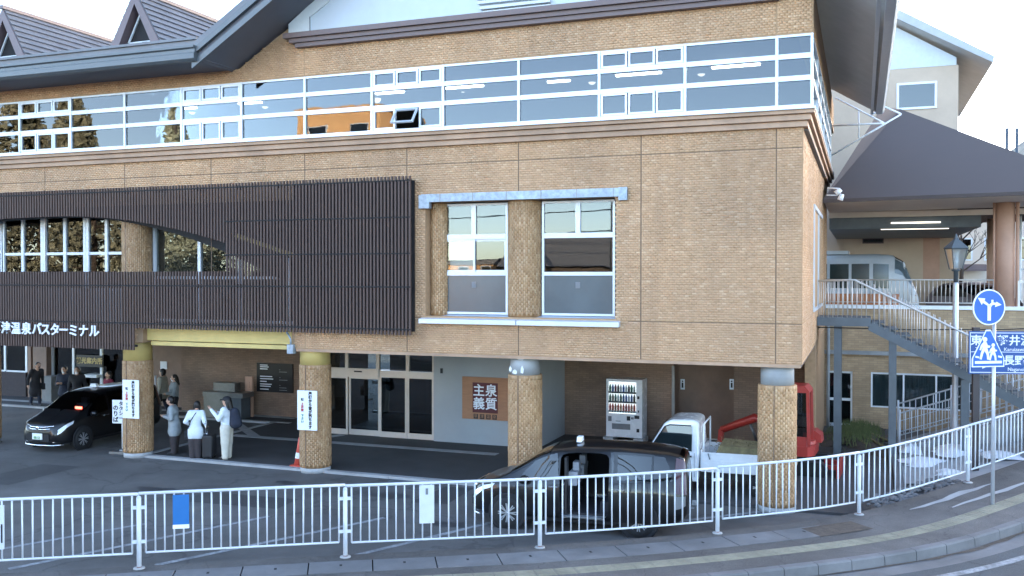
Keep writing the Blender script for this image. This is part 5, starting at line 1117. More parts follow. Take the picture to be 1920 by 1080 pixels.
for s_ in (-.05, .62): EX.part('cab_glass', MB().box(-.50, .40, s_-.006, s_+.006, .95, 2.0), 'glass_low'); EX.part('cab_panel', MB().box(-.50, .40, s_-.012, s_+.012, .72, .95), 'red_paint')
EX.part('cab_glass', MB().box(.405, .415, -.02, .6, .95, 2.0), 'glass_low'); EX.part('cab_glass', MB().box(-.515, -.505, -.02, .6, .95, 2.0), 'glass_low')
EX.part('seat', MB().box(-.35, .05, .1, .5, .72, 1.0).box(-.38, -.25, .1, .5, 1.0, 1.5), 'cloth_black')
bo = EX.part('boom', MB().tube([(.62, -.28, .80), (.66, -.28, 1.12), (.85, -.28, 1.20), (1.7, -.28, .84)], [.10, .12, .12, .09], 8), 'red_paint'); EX.part('cylinder', MB().tube([(.80, -.28, .60), (1.0, -.28, 1.08)], .04), 'steel', bo)
EX.part('arm', MB().bar((1.7, -.28, .86), (1.75, -.28, .30), .12, .16), 'red_paint'); EX.part('bucket', MB().prism([(1.7, .30), (1.98, .34), (2.05, .10), (1.8, .0), (1.6, .08)], 'y', -.50, -.06), 'black_plastic')
EX.part('blade', MB().box(-1.25, -1.18, -.75, .75, .05, .38).box(-1.2, -.8, -.4, -.3, .18, .28).box(-1.2, -.8, .3, .4, .18, .28), 'red_paint')
mat('bus_glass', (.022, .036, .036), .15, var=.2, scale=2)
# ------------------------------------------------------------------ minibus on the terrace
def minibus(loc, rz):
    T_ = Thing('minibus', 'silver and orange minibus standing on the terrace behind the railing', 'bus', loc, rz); L, w = 3.2, .98
    st = []
    for x in (-3.2, -3.1, -2.6, -1, .5, 1.8, 2.3, 2.7, 2.95, 3.1, 3.2):
        t = interp(x, [(-3.2, 2.3), (-2.9, 2.5), (1.8, 2.55), (2.35, 2.5), (2.72, 2.25), (2.95, 1.6), (3.1, 1.22), (3.2, .9)]); ww = interp(x, [(-3.2, .92), (-3, .98), (2.4, .98), (3.0, .92), (3.2, .80)]); b = min(1.25, t-.03); hi = t-b
        st.append((x, [(ww*.96, .35), (ww, .5), (ww, .9), (ww, b), (ww*.985, b+hi*.45), (ww*.94, b+hi*.82), (ww*.84, b+hi*.96), (ww*.4, t), (0, t+.01)]))
    S_ = Shell(st); T_.part('body', S_.body(), 'bus_silver')
    T_.part('windscreen', S_.across(2.40, 3.05, 4.15, .012), 'glass_low')
    for sd in (1, -1):
        T_.part('stripe', S_.panel([(-3.1, 1.2), (3.05, 1.2), (3.1, 2.6), (-3.1, 2.6)], sd, .008, 10, 3), 'bus_orange')
        for a, b in ((-3.0, -2.3), (-2.2, -1.5), (-1.4, -.7), (-.6, .1), (.2, .85), (.95, 1.55), (1.68, 2.2)): T_.part('side_window', S_.panel([(a, 3.1), (b, 3.1), (b, 4.75), (a, 4.75)], sd, .012), 'bus_glass')
        T_.part('headlight', S_.panel([(2.9, 1.6), (3.15, 1.6), (3.13, 2.5), (2.9, 2.5)], sd, .02), 'lamp_clear')
        for xw in (2.1, -1.7): wheel(T_, xw, sd*.86, .36, .2, sd, 6)
    T_.part('floor', MB().box(-3, 2.5, -.85, .85, .7, .75), 'cloth_black'); T_.part('dashboard', MB().box(2.3, 2.75, -.8, .8, .9, 1.3), 'cloth_black'); T_.part('roof_unit', MB().box(-.6, .8, -.6, .6, 2.55, 2.68), 'bus_silver')
    for xs_ in (1.7, .8, -.2, -1.2):
        for ys in (-.5, .5): T_.part('seat', MB().box(xs_-.2, xs_+.2, ys-.3, ys+.3, .75, 1.15).box(xs_-.25, xs_-.12, ys-.3, ys+.3, 1.15, 1.75), 'cloth_navy')
    return T_
minibus((-1.25, 17.9, 3.0), R(-3))
# dark car further back on the terrace
def small_car(loc, rz, label, m):
    T_ = Thing('parked_car', label, 'car', loc, rz); st = []
    for x in (-2.0, -1.9, -1.6, -1.0, -.4, .2, .6, .9, 1.2, 1.6, 1.9, 2.0):
        t = interp(x, [(-2, .8), (-1.75, 1.2), (-1.2, 1.48), (.2, 1.5), (.7, 1.32), (1.1, .98), (1.7, .9), (2, .6)]); ww = interp(x, [(-2, .7), (-1.7, .82), (1.5, .82), (2, .6)]); b = min(.92, t-.02); hi = t-b
        st.append((x, [(ww*.95, .25), (ww, .45), (ww, .75), (ww*.96, b), (ww*.85, b+hi*.6), (ww*.74, b+hi*.92), (ww*.35, t), (0, t+.01)]))
    S_ = Shell(st); T_.part('body', S_.body(), m); T_.part('windscreen', S_.across(.45, 1.0, 3.8, .01), 'glass_dark')
    for sd in (1, -1):
        T_.part('side_window', S_.panel([(-1.4, 3.1), (.75, 3.1), (.3, 4.7), (-1.15, 4.7)], sd, .01), 'glass_dark'); T_.part('headlight', S_.panel([(1.7, 2.2), (1.95, 2.0), (1.93, 2.8), (1.7, 2.9)], sd, .01), 'lamp_clear')
        for xw in (1.25, -1.25): wheel(T_, xw, sd*.72, .3, .18, sd, 6)
    return T_
small_car((4.05, 21.0, 3.0), R(-60), 'dark purple car parked on the terrace left of the salmon column', 'barge')
# ================================================================== people (one continuous surface each, grown from a distance field)
def surface_net(f, org, h):
    s = f < 0; nx, ny, nz = f.shape
    c = [s[i:nx-1+i, j:ny-1+j, k:nz-1+k] for i in (0, 1) for j in (0, 1) for k in (0, 1)]
    tot = sum(x.astype(np.int8) for x in c); act = (tot > 0) & (tot < 8); idx = np.full(act.shape, -1, np.int64); cells = np.argwhere(act); idx[act] = np.arange(len(cells))
    acc = np.zeros((len(cells), 3)); cnt = np.zeros(len(cells)); I, J, K = cells.T
    offs = [(i, j, k) for i in (0, 1) for j in (0, 1) for k in (0, 1)]
    for a in offs:
        for d in range(3):
            if a[d]: continue
            b = list(a); b[d] = 1
            fa = f[I+a[0], J+a[1], K+a[2]]; fb = f[I+b[0], J+b[1], K+b[2]]; m = (fa < 0) != (fb < 0)
            t = np.where(m, fa/(fa-fb+1e-12), 0); p = np.tile(np.array(a, float), (len(cells), 1)); p[:, d] += t
            acc += np.where(m[:, None], p, 0); cnt += m
    v = org+(cells+acc/cnt[:, None])*h; quads = []
    for d in range(3):
        e = (d+1) % 3, (d+2) % 3; sl0 = [slice(None)]*3; sl1 = [slice(None)]*3; sl0[d] = slice(0, -1); sl1[d] = slice(1, None)
        for q in e: sl0[q] = slice(1, -1); sl1[q] = slice(1, -1)
        A, B = s[tuple(sl0)], s[tuple(sl1)]; P = np.argwhere(A != B)
        if not len(P): continue
        fl = A[tuple(P.T)]
        for q in e: P[:, q] += 1
        def cid(o1, o2):
            Q = P.copy(); Q[:, e[0]] -= o1; Q[:, e[1]] -= o2; return idx[tuple(Q.T)]
        q4 = np.stack([cid(0, 0), cid(1, 0), cid(1, 1), cid(0, 1)], 1); q4[~fl] = q4[~fl][:, ::-1]; quads.append(q4)
    return v, np.concatenate(quads)
def cone_d(P, a, b, ra, rb):
    a = np.array(a); b = np.array(b); ab = b-a; t = np.clip(((P-a)@ab)/(ab@ab+1e-12), 0, 1); return np.linalg.norm(P-a-t[..., None]*ab, axis=-1)-(ra+(rb-ra)*t)
def ell_d(P, c, r): r = np.array(r); k = np.linalg.norm((P-np.array(c))/r, axis=-1); return (k-1)*r.min()
def sdf_mesh(name, prims, mats, h=.014, k=.028):
    """prims: (kind, args, material, blend)"""
    lo, hi = np.full(3, 9.), np.full(3, -9.)
    for kd, a, m, b in prims:
        pts = [np.array(a[0])-max(np.max(a[-1]), np.max(a[1]) if kd == 'e' else a[2]), np.array(a[0])+max(np.max(a[-1]), np.max(a[1]) if kd == 'e' else a[2])]
        if kd == 'c': pts += [np.array(a[1])-a[3], np.array(a[1])+a[3]]
        for p in pts: lo = np.minimum(lo, p); hi = np.maximum(hi, p)
    lo -= 3*h; hi += 3*h; n = np.ceil((hi-lo)/h).astype(int)+1
    g = np.stack(np.meshgrid(*[lo[i]+np.arange(n[i])*h for i in range(3)], indexing='ij'), -1).astype(np.float32)
    f = None
    for kd, a, m, b in prims:
        d = cone_d(g, *a) if kd == 'c' else ell_d(g, *a)
        if f is None: f = d
        else:
            kk = b if b is not None else k; t = np.clip(.5+.5*(f-d)/kk, 0, 1); f = f+(d-f)*t-kk*t*(1-t)
    v, q = surface_net(f, lo, h); me = mesh_np(name, v, q, mats[0])
    for m in mats[1:]: me.materials.append(M[m])
    c = v[q].mean(1); D = np.stack([(cone_d(c, *a) if kd == 'c' else ell_d(c, *a)) for kd, a, m, b in prims], 1)
    me.polygons.foreach_set('material_index', np.array([p[2] for p in prims])[D.argmin(1)].astype(np.int32)); me.polygons.foreach_set('use_smooth', np.ones(len(q), bool)); me.update(); return me
def person(label, loc, rz, H, top, legs, hands=None, elbows=None, lean=0, head=(0, 0), skirt=0, coat=0, wide=0, hair='short', mask=False, shoe='shoe', stride=0, group=None, bag=None, cap=False, sit=False):
    """faces +x.  hands / elbows: ((x,y,z) left, right) in units of H.  mats: 0 skin 1 top 2 legs 3 shoe 4 dark (eyes) 5 mask"""
    s = H; pr = []; mats = ['skin', top, legs, shoe, 'hair', 'mask_cloth']
    C = lambda a, b, ra, rb, m, bl=None: pr.append(('c', (np.array(a)*s, np.array(b)*s, ra*s, rb*s), m, bl)); E = lambda c_, r, m, bl=None: pr.append(('e', (np.array(c_)*s, np.array(r)*s), m, bl))
    L = lambda z: lean*max(0, z-.5)
    hx = L(.86)+head[0]
    C((L(.56), 0, .53), (L(.74)+.005, 0, .72), .088, .098, 1); C((L(.7), -.05, .74), (L(.7), .05, .74), .082, .082, 1)
    C((L(.8), -.085, .80), (L(.8), .085, .80), .045, .045, 1, .05*s); C((0, -.03, .50), (0, .03, .50), .082, .082, 1 if coat else 2)
    if coat: C((L(.55)*.5, 0, .52), (0, 0, .52-coat), .100, .108+coat*.05, 1, .03*s); C((.0, -.04, .49-coat*.8), (0, .04, .49-coat*.8), .092, .092, 1, .03*s)
    if skirt: C((0, -.02, .48), (0, -.03, .48-skirt), .09, .12, 2); C((0, .02, .48), (0, .03, .48-skirt), .09, .12, 2)
    C((L(.83), 0, .81), (hx*.8, 0, .875), .034, .033, 0, .02*s)
    E((hx+.004, 0, .932), (.060, .050, .068), 0, .012*s); C((hx+.018, 0, .885), (hx+.03, 0, .89), .030, .028, 5 if mask else 0, .02*s)
    C((hx+.058, 0, .930), (hx+.068, 0, .915), .007, .010, 5 if mask else 0, .008*s)
    for sd in (-1, 1):
        E((hx+.056, sd*.020, .938), (.006, .009, .006), 4, .002*s); E((hx-.004, sd*.053, .926), (.012, .007, .018), 0, .006*s)
    if not mask: E((hx+.060, 0, .893), (.006, .016, .004), 4, .002*s)
    for i, sd in enumerate((1, -1)):
        st = stride*(1 if i == 0 else -1); kx = st*.12+(.02 if st else 0); ax = st*.22; wk = 1+wide
        C((0, sd*.048, .49), (kx, sd*.052, .27), .068*wk, .050*wk*(1+wide*.4), 2); C((kx, sd*.052, .27), (ax, sd*.054, .045), .048*wk*(1+wide*.4), .033*wk*(1+wide*1.0), 2)
        C((ax-.015, sd*.055, .025), (ax+.085, sd*.062, .020), .028, .023, 3, .015*s)
        el = elbows[i] if elbows else (L(.63)-.02, sd*.155, .64); hd = hands[i] if hands else (L(.5)+.02, sd*.165, .485)
        el = np.array(el); hd = np.array(hd); C((L(.8), sd*.112, .80), el, .045, .036, 1, .03*s); C(el, el+(hd-el)*.92, .036, .027, 1, .02*s)
        dv = (hd-el)/np.linalg.norm(hd-el); sdv = np.cross(dv, [0, 0, 1.]) if abs(dv[2]) < .9 else np.array([1., 0, 0]); sdv /= np.linalg.norm(sdv); nv = np.cross(sdv, dv)
        C(hd-dv*.01, hd+dv*.035, .020, .022, 0, .01*s)
        for q, (o_, ln) in enumerate(((-.018, .038), (-.006, .045), (.006, .043), (.018, .033))):
            b0 = hd+dv*.045+sdv*o_; m_ = b0+dv*ln*.5+nv*.004; C(b0, m_, .0056, .0052, 0, .004*s); C(m_, m_+dv*ln*.45+nv*.010, .0052, .0046, 0, .004*s)
        t0 = hd+dv*.012+sdv*.022; C(t0, t0+dv*.03+sdv*.018, .0066, .0056, 0, .005*s)
    T_ = Thing('person', label, 'person', loc, rz, group)
    body = link('body', sdf_mesh('body', pr, mats), T_.o)
    if coat:      # the coat ends in one clean hem
        me = body.data; n_ = len(me.polygons); mi = np.zeros(n_, np.int32); me.polygons.foreach_get('material_index', mi); c3 = np.zeros(n_*3, np.float32); me.polygons.foreach_get('center', c3); z_ = c3.reshape(-1, 3)[:, 2]; hem = (.44-coat)*s
        mi[(mi == 2) & (z_ > hem)] = 1; mi[(mi == 1) & (z_ < hem)] = 2; me.polygons.foreach_set('material_index', mi)
    hp = []; He = lambda c_, r: hp.append(('e', (np.array(c_)*s, np.array(r)*s), 0, None)); Hc = lambda a, b, ra, rb: hp.append(('c', (np.array(a)*s, np.array(b)*s, ra*s, rb*s), 0, None))
    He((hx-.010, 0, .948), (.062, .057, .062)); He((hx-.024, 0, .925), (.050, .056, .060))
    if hair == 'long': Hc((hx-.04, 0, .92), (hx-.075, 0, .80), .048, .040); Hc((hx-.02, .045, .91), (hx-.05, .06, .82), .022, .018); Hc((hx-.02, -.045, .91), (hx-.05, -.06, .82), .022, .018)
    if hair == 'bob': Hc((hx-.025, .040, .92), (hx-.02, .046, .875), .026, .022); Hc((hx-.025, -.040, .92), (hx-.02, -.046, .875), .026, .022)
    link('hair', sdf_mesh('hair', hp, ['hair'], .012, .02), T_.o)
    if cap: link('cap', sdf_mesh('cap', [('e', (np.array((hx-.004, 0, .965))*s, np.array((.070, .062, .046))*s), 0, None), ('c', (np.array((hx+.05, -.02, .957))*s, np.array((hx+.105, 0, .950))*s, .012*s, .009*s), 0, None), ('c', (np.array((hx+.05, .02, .957))*s, np.array((hx+.105, 0, .950))*s, .012*s, .009*s), 0, None)], ['cloth_black'], .012, .02), T_.o)
    if bag == 'pack': link('backpack', sdf_mesh('backpack', [('c', (np.array((L(.7)-.15, 0, .58))*s, np.array((L(.75)-.135, 0, .75))*s, .095*s, .078*s), 0, None), ('c', (np.array((L(.7)-.20, 0, .57))*s, np.array((L(.7)-.19, 0, .64))*s, .06*s, .055*s), 0, None)]+[('c', (np.array((L(.8)+.02, sd*.07, .845))*s, np.array((L(.8)-.10, sd*.07, .80))*s, .016*s, .016*s), 0, None) for sd in (-1, 1)]+[('c', (np.array((L(.8)+.05, sd*.08, .83))*s, np.array((L(.7)+.075, sd*.085, .66))*s, .014*s, .014*s), 0, None) for sd in (-1, 1)], ['cloth_navy']), T_.o)
    if bag == 'strap': T_.part('shoulder_strap', MB().tube([np.array(p)*s for p in ((L(.8)+.03, -.05, .855), (L(.8)-.085, -.01, .80), (L(.7)-.105, .06, .68), (-.09, .10, .56), (.02, .125, .52))], .012, 6), 'cloth_black'); 
    if bag in ('strap', 'side'): T_.part('shoulder_bag', MB().prism([(-.05*s, .36*s), (.12*s, .36*s), (.12*s, .50*s), (-.05*s, .50*s)], 'y', .125*s, .18*s), 'cloth_black')
    return T_
gz = .05
hold = (((.17, .05, .66), (.17, -.04, .66)), ((.02, .15, .63), (.02, -.15, .63)))
person('person in a grey jacket looking down at something in their hands beside the column', (-17.06, .80, gz), R(205), 1.52, 'coat_gray', 'cloth_brown', hold[0], hold[1], lean=.12, head=(.03, 0), coat=.12, wide=.22, hair='short')
person('person in a white jacket seen from behind with a dark bag strap across the back', (-16.12, .48, gz), R(112), 1.46, 'coat_white', 'cloth_brown', ((.14, .12, .56), (.10, -.16, .56)), ((-.02, .17, .65), (-.03, -.17, .65)), lean=.16, head=(.05, 0), coat=.08, wide=.30, hair='bob', bag='strap')
person('woman in cream trousers and black cap carrying a dark backpack', (-15.33, .72, gz), R(192), 1.60, 'coat_white', 'cloth_cream', ((.24, .06, .80), (.19, -.05, .74)), ((.06, .15, .66), (.06, -.14, .66)), wide=.28, hair='long', bag='pack', cap=True)
person('person in a beige jacket walking left behind the people at the kerb', tuple(at(305, 783, gz, 'Z')), R(195), 1.62, 'cloth_beige', 'cloth_navy', coat=.05, hair='bob', stride=.6, bag='side')
person('masked person in a dark grey jacket with folded hands near the brown wall', tuple(at(327, 793, gz, 'Z')), R(230), 1.55, 'coat_gray', 'cloth_black', ((.16, .03, .62), (.16, -.03, .60)), ((.03, .16, .62), (.03, -.16, .62)), hair='long', mask=True)
person('person in a long dark coat bending forward at the far left shop', tuple(at(66, 760, gz, 'Z')), R(-20), 1.58, 'cloth_black', 'cloth_navy', lean=.30, head=(.06, 0), coat=.22, hair='short', bag='side', stride=.5)
person('masked person in a dark jacket, left one of the two behind the taxi', tuple(at(121, 776, gz, 'Z')), R(-75), 1.62, 'cloth_navy', 'cloth_black', hold[0], hold[1], coat=.08, hair='short', mask=True)
person('masked person in a dark jacket, right one of the two behind the taxi', tuple(at(145, 779, gz, 'Z')), R(-60), 1.64, 'cloth_black', 'cloth_black', coat=.10, hair='bob', mask=True)
person('person in a dark red jacket standing behind the taxi roof', tuple(at(204, 788, gz, 'Z')), R(-110), 1.60, 'cloth_red', 'cloth_black', coat=.08, hair='bob')
# ================================================================== things on the platform
SCs = Thing('suitcase', 'black upright suitcase with a raised silver handle beside the white jacket', 'suitcase', (-15.78, .60, gz), R(20))
b_ = SCs.part('shell', MB().box(-.13, .13, -.2, .2, .05, .62), 'black_plastic'); bv = b_.modifiers.new('bevel', 'BEVEL'); bv.width = .04; bv.segments = 3
for k in range(4): SCs.part('rib', MB().box(-.136, .136, -.15+.09*k, -.13+.09*k, .10, .57), 'cloth_black')
SCs.part('handle', MB().tube([(-.08, -.07, .62), (-.08, -.07, .98), (-.08, .07, .98), (-.08, .07, .62)], .011, 6), 'chrome')
for a in (-.09, .09):
    for b in (-.15, .15): SCs.part('wheel', MB().lathe([(.03, -.012), (.03, .012)], 12, (a, b, .03), axis='y'), 'rubber')
q = at(384, 858, gz, 'Z'); SC2 = Thing('luggage_cart', 'thin silver walking stick style luggage handle with a small dark bag on it', 'luggage', q)
SC2.part('stick', MB().tube([(0, 0, 0), (0, 0, .62)], .012, 6).tube([(-.10, 0, .62), (.10, 0, .62)], .014, 6), 'chrome'); SC2.part('bag', MB().box(-.12, .12, .02, .2, .05, .5), 'cloth_navy')
q = at(554, 880, .0, 'Z'); CO = Thing('traffic_cone', 'red traffic cone half hidden behind the second column', 'traffic cone', (q.x, .62, .05))
CO.part('cone', MB().lathe([(.15, .03), (.035, .70), (.02, .72)], 20), 'cone_red'); CO.part('base', MB().prism([(-.2, -.16), (-.16, -.2), (.16, -.2), (.2, -.16), (.2, .16), (.16, .2), (-.16, .2), (-.2, .16)], 'z', 0, .035), 'cone_red'); CO.part('collar', MB().lathe([(.125, .20), (.10, .34)], 20, cap=False), 'flake')
q = at(230, 849, 0, 'Z'); TS = Thing('taxi_stand_sign', 'white taxi stand sign board on a pole beside the left column', 'sign', (q.x, q.y, 0), R(10))
TS.part('base', MB().prism([(-.28, -.2), (.18, -.2), (.18, .2), (-.28, .2)], 'z', 0, .06).lathe([(.1, .06), (.08, .10), (.03, .12)], 14), 'steel'); TS.part('pole', MB().tube([(0, 0, .1), (0, 0, 1.40)], .022), 'white_paint')
bb = TS.part('board', MB().box(-.27, .06, -.045, -.022, .80, 1.43), 'paper'); put_text(TS.o, 'lettering', 'タ\nク\nシ\nー', .13, (-.01, -.048, 1.13), 'ink', bold=.003); put_text(TS.o, 'lettering', 'の\nり\nば', .16, (-.17, -.048, 1.05), 'ink', bold=.004)
for k, (p0, p1, y0, y1, cxk, lab) in enumerate(((560, 595, 733, 805, CX[2], 'white falling snow warning board tied to the column beside the entrance'), (233, 261, 713, 783, CX[3], 'white falling snow warning board tied to the column beside the taxi'))):
    a, b = at(p0, y1, .02), at(p1, y0, .02); w, h = b.x-a.x, b.z-a.z
    NB = Thing('notice_board', lab, 'sign', ((a.x+b.x)/2, .0, a.z), R(4)); bd = NB.part('board', MB().box(-w/2, w/2, -.02, 0, 0, h), 'paper')
    put_text(NB.o, 'lettering', '\n'.join('屋根から雪が落ちます'), h/10.6, (w*.16, -.024, h*.5), 'ink', bold=.004); put_text(NB.o, 'lettering', '頭', h/13, (-w*.24, -.024, h*.77), 'ink', bold=.002); put_text(NB.o, 'lettering', '\n'.join('上注意'), h/13, (-w*.24, -.024, h*.575), 'ink_red', bold=.003); put_text(NB.o, 'lettering', '\n'.join('下さい'), h/13, (-w*.24, -.024, h*.285), 'ink_green', bold=.002)
    NB.part('tie', MB().lathe([(RC+.016, h*.2), (RC+.016, h*.2+.012)], 32, (cxk-(a.x+b.x)/2, .43, 0), cap=False), 'ink')
# wall signs
SG = Thing('wooden_wall_sign', 'brown wooden sign with white characters on a maroon square on the grey wall', 'sign', (-9.75, 4.88, .75), world=True)
bd = SG.part('board', MB().box(-10.50, -9.0, 4.82, 4.898, .76, 1.94), 'sign_wood'); 
a, b = at(886, 773, 4.8), at(933, 719, 4.8); SG.part('square', MB().box(a.x, b.x, 4.805, 4.818, a.z, b.z), 'maroon'); xm, zm = (a.x+b.x)/2, (a.z+b.z)/2; w = (b.x-a.x)*.25
for ch, dx, dz in (('泉', 1, 1), ('質', 1, -1), ('主', -1, 1), ('義', -1, -1)): put_text(SG.o, 'lettering', ch, w*1.9, (xm+dx*w*.98, 4.80, zm+dz*w*.98), 'sign_white', bold=.005, off=SG.off)
for k in range(4):
    x = a.x+(b.x-a.x)*(k+.5)/4; z = at(900, 781, 4.8).z; SG.part('seal', MB().box(x-.065, x+.065, 4.81, 4.818, z-.065, z+.065), 'ink'); put_text(SG.o, 'lettering', '草津温泉'[k], .11, (x, 4.806, z), 'sign_wood', off=SG.off)
IB = Thing('information_board', 'black information board with rows of small white lines on the brown wall', 'sign', (-18.4, 7.25, .87), world=True)
bd = IB.part('board', MB().box(-19.12, -17.70, 7.24, 7.298, .86, 1.83), 'board_black')
for r_, (z, ws) in enumerate(((1.76, .30), (1.70, .34), (1.63, .30), (1.38, .48), (1.30, .52), (1.21, .26), (1.12, .46), (1.05, .42), (.95, .34))): IB.part('text_line', MB().box(-18.98, -18.98+ws, 7.235, 7.239, z-.016, z+.016), 'paper', bd)
for z, ws in ((1.62, .04), (1.55, .30), (1.36, .05), (1.28, .32), (1.10, .05), (1.02, .28), (.94, .3)): IB.part('text_line', MB().box(-18.22, -18.22+ws, 7.235, 7.239, z-.010, z+.010), 'gray_plastic', bd)
VM = Thing('vending_machine', 'white drinks vending machine on concrete blocks against the brown wall', 'vending machine', (-6.27, 6.9, .2), world=True)
X0, X1, Y0, Y1, Z0, Z1 = -6.80, -5.76, 6.58, 7.22, .20, 1.84
VM.part('cabinet', MB().box(X0, X1, Y0+.1, Y1, Z0, Z1).box(X0, X0+.06, Y0, Y0+.1, Z0, Z1).box(X1-.17, X1, Y0, Y0+.1, Z0, Z1).box(X0+.06, X1-.17, Y0, Y0+.1, Z0, Z0+.66).box(X0+.06, X1-.17, Y0, Y0+.1, Z1-.07, Z1), 'van_white')
VM.part('display_back', MB().box(X0+.06, X1-.17, Y0+.085, Y0+.098, Z0+.66, Z1-.07), 'display_lit')
cols_ = [('ink_green', 'sign_blue', 'cloth_red', 'board_black', 'paper', 'sign_blue', 'paper', 'cloth_navy', 'ink_green', 'paper'), ('ink_green', 'leaf', 'ink_green', 'paper', 'ink_green', 'blue_plate', 'sign_blue', 'paper', 'sign_blue', 'cloth_navy'), ('cone_red', 'cone_red', 'sign_wood', 'cone_red', 'orange_wall', 'cone_red', 'red_paint', 'cone_red', 'sign_wood', 'cone_red')]
for r_ in range(3):
    zz = Z1-.36-.27*r_; VM.part('shelf', MB().box(X0+.06, X1-.17, Y0+.012, Y0+.08, zz-.045, zz), 'gray_plastic' if r_ < 2 else 'paper')
    for c_ in range(10):
        x = X0+.105+.0775*c_; VM.part('bottle', MB().lathe([(.032, zz), (.034, zz+.12), (.024, zz+.16), (.014, zz+.18), (.014, zz+.205)], 8, (x, Y0+.05, 0)), cols_[r_][c_]); VM.part('button', MB().box(x-.02, x+.02, Y0+.004, Y0+.012, zz-.035, zz-.012), 'ink')
VM.part('display_glass', MB().box(X0+.06, X1-.17, Y0+.0, Y0+.003, Z0+.66, Z1-.07), 'glass_clear')
for (a, b, c_, d, m) in ((.17, .70, .22, .38, 'gray_plastic'), (.60, .70, .48, .60, 'ink'), (.72, .80, .52, .58, 'gray_plastic'), (.82, .96, .54, .63, 'ink'), (.06, .16, .44, .58, 'gray_plastic'), (.88, .96, .16, .26, 'ink'), (.90, .96, 1.10, 1.18, 'ink'), (.92, .95, .72, .78, 'ink'), (.28, .42, .44, .46, 'gray_plastic')): VM.part('panel', MB().box(X0+a, X0+b, Y0-.008, Y0+.001, Z0+c_, Z0+d), m)
for x, lab in ((-6.72, 'concrete block under the left foot of the vending machine'), (-5.84, 'concrete block under the right foot of the vending machine')):
    solo('concrete_block', MB().box(x-.14, x+.14, 6.45, 7.1, .05, .198), 'concrete_light', lab, 'block', (x, 6.8, .05))
BX = Thing('steel_counter', 'low stainless steel counter with a metal cabinet against the brown wall', 'counter', tuple(at(415, 790, gz, 'Z')), world=True)
def sbox(p0, p1, y0, y1, Y, dep, m, nm): a, b = at(p0, y1, Y), at(p1, y0, Y); BX.part(nm, MB().box(a.x, b.x, Y, Y+dep, a.z, b.z), m)
sbox(382, 428, 742, 790, 6.3, .5, 'steel', 'cabinet'); sbox(428, 452, 745, 788, 6.32, .5, 'steel_gray', 'cabinet'); sbox(380, 455, 738, 743, 6.25, .6, 'steel', 'worktop'); sbox(400, 440, 719, 738, 6.6, .3, 'steel', 'upper_cabinet')
q = at(467, 783, 6.9); solo('wooden_post_sign', MB().box(q.x-.15, q.x+.13, 6.9, 6.98, .05, at(467, 706, 6.9).z).box(q.x-.02, q.x+.02, 6.885, 6.899, 1.02, 1.22), ['salmon'], 'narrow pale wooden signpost left of the information board', 'sign', (q.x, 6.94, .05))
a, b = at(300, 692, 7.85), at(312, 678, 7.85); solo('poster', MB().box(a.x, b.x, 7.86, 7.89, a.z, b.z), 'paper', 'small white paper pinned to the brown wall above the people', 'poster', (a.x, 7.88, a.z))
q0, q1 = at(292, 780, 6.0), at(292, 704, 6.0); solo('white_pole', MB().tube([(q0.x, 6, .05), (q0.x, 6, q1.z)], .03), 'white_paint', 'thin white pole right of the left column', 'pole', (q0.x, 6, .05))
YE = YS-.16; a, b = at(143, 687, YE), at(192, 667, YE); OS = Thing('office_sign', 'dark sign with yellow characters in the shop window', 'sign', ((a.x+b.x)/2, YE, a.z), world=True)
OS.part('board', MB().box(a.x, b.x, YE, YE+.03, a.z, b.z), 'board_black'); 
for k, ch in enumerate('観光案内所'): put_text(OS.o, 'lettering', ch, .24, (a.x+(b.x-a.x)*(k+.5)/5, YE-.004, (a.z+b.z)/2), 'yellow', bold=.008, off=OS.off)
q = at(97, 760, 7.6); solo('ticket_machine', MB().box(q.x-.15, q.x+.3, 7.3, 7.8, .05, 1.0), 'gray_plastic', 'low grey pedestal box at the left shop pier', 'box', (q.x, 7.5, .05))
for p0, lab, Y in ((1280, 'small white restroom sign left of the dark doorway', 8.08), (1372, 'small white restroom sign right of the dark doorway', 7.28)):
    a, b = at(p0-4, 730, Y), at(p0+4, 711, Y); t = Thing('restroom_sign', lab, 'sign', (a.x, Y, a.z), world=True); t.part('plate', MB().box(a.x, b.x, Y-.02, Y, a.z, b.z), 'paper'); c_ = (a.x+b.x)/2; t.part('pictogram', MB().lathe([(.022, -.003), (.022, 0)], 10, (c_, Y-.021, b.z-.06), axis='y').box(c_-.025, c_+.025, Y-.024, Y-.021, a.z+.05, b.z-.10), 'ink')
solo('door_intercom', MB().box(-11.2, -11.13, 4.87, 4.898, 2.0, 2.14), 'ink', 'small black box on the grey wall right of the entrance', 'box', (-11.16, 4.88, 2.0))
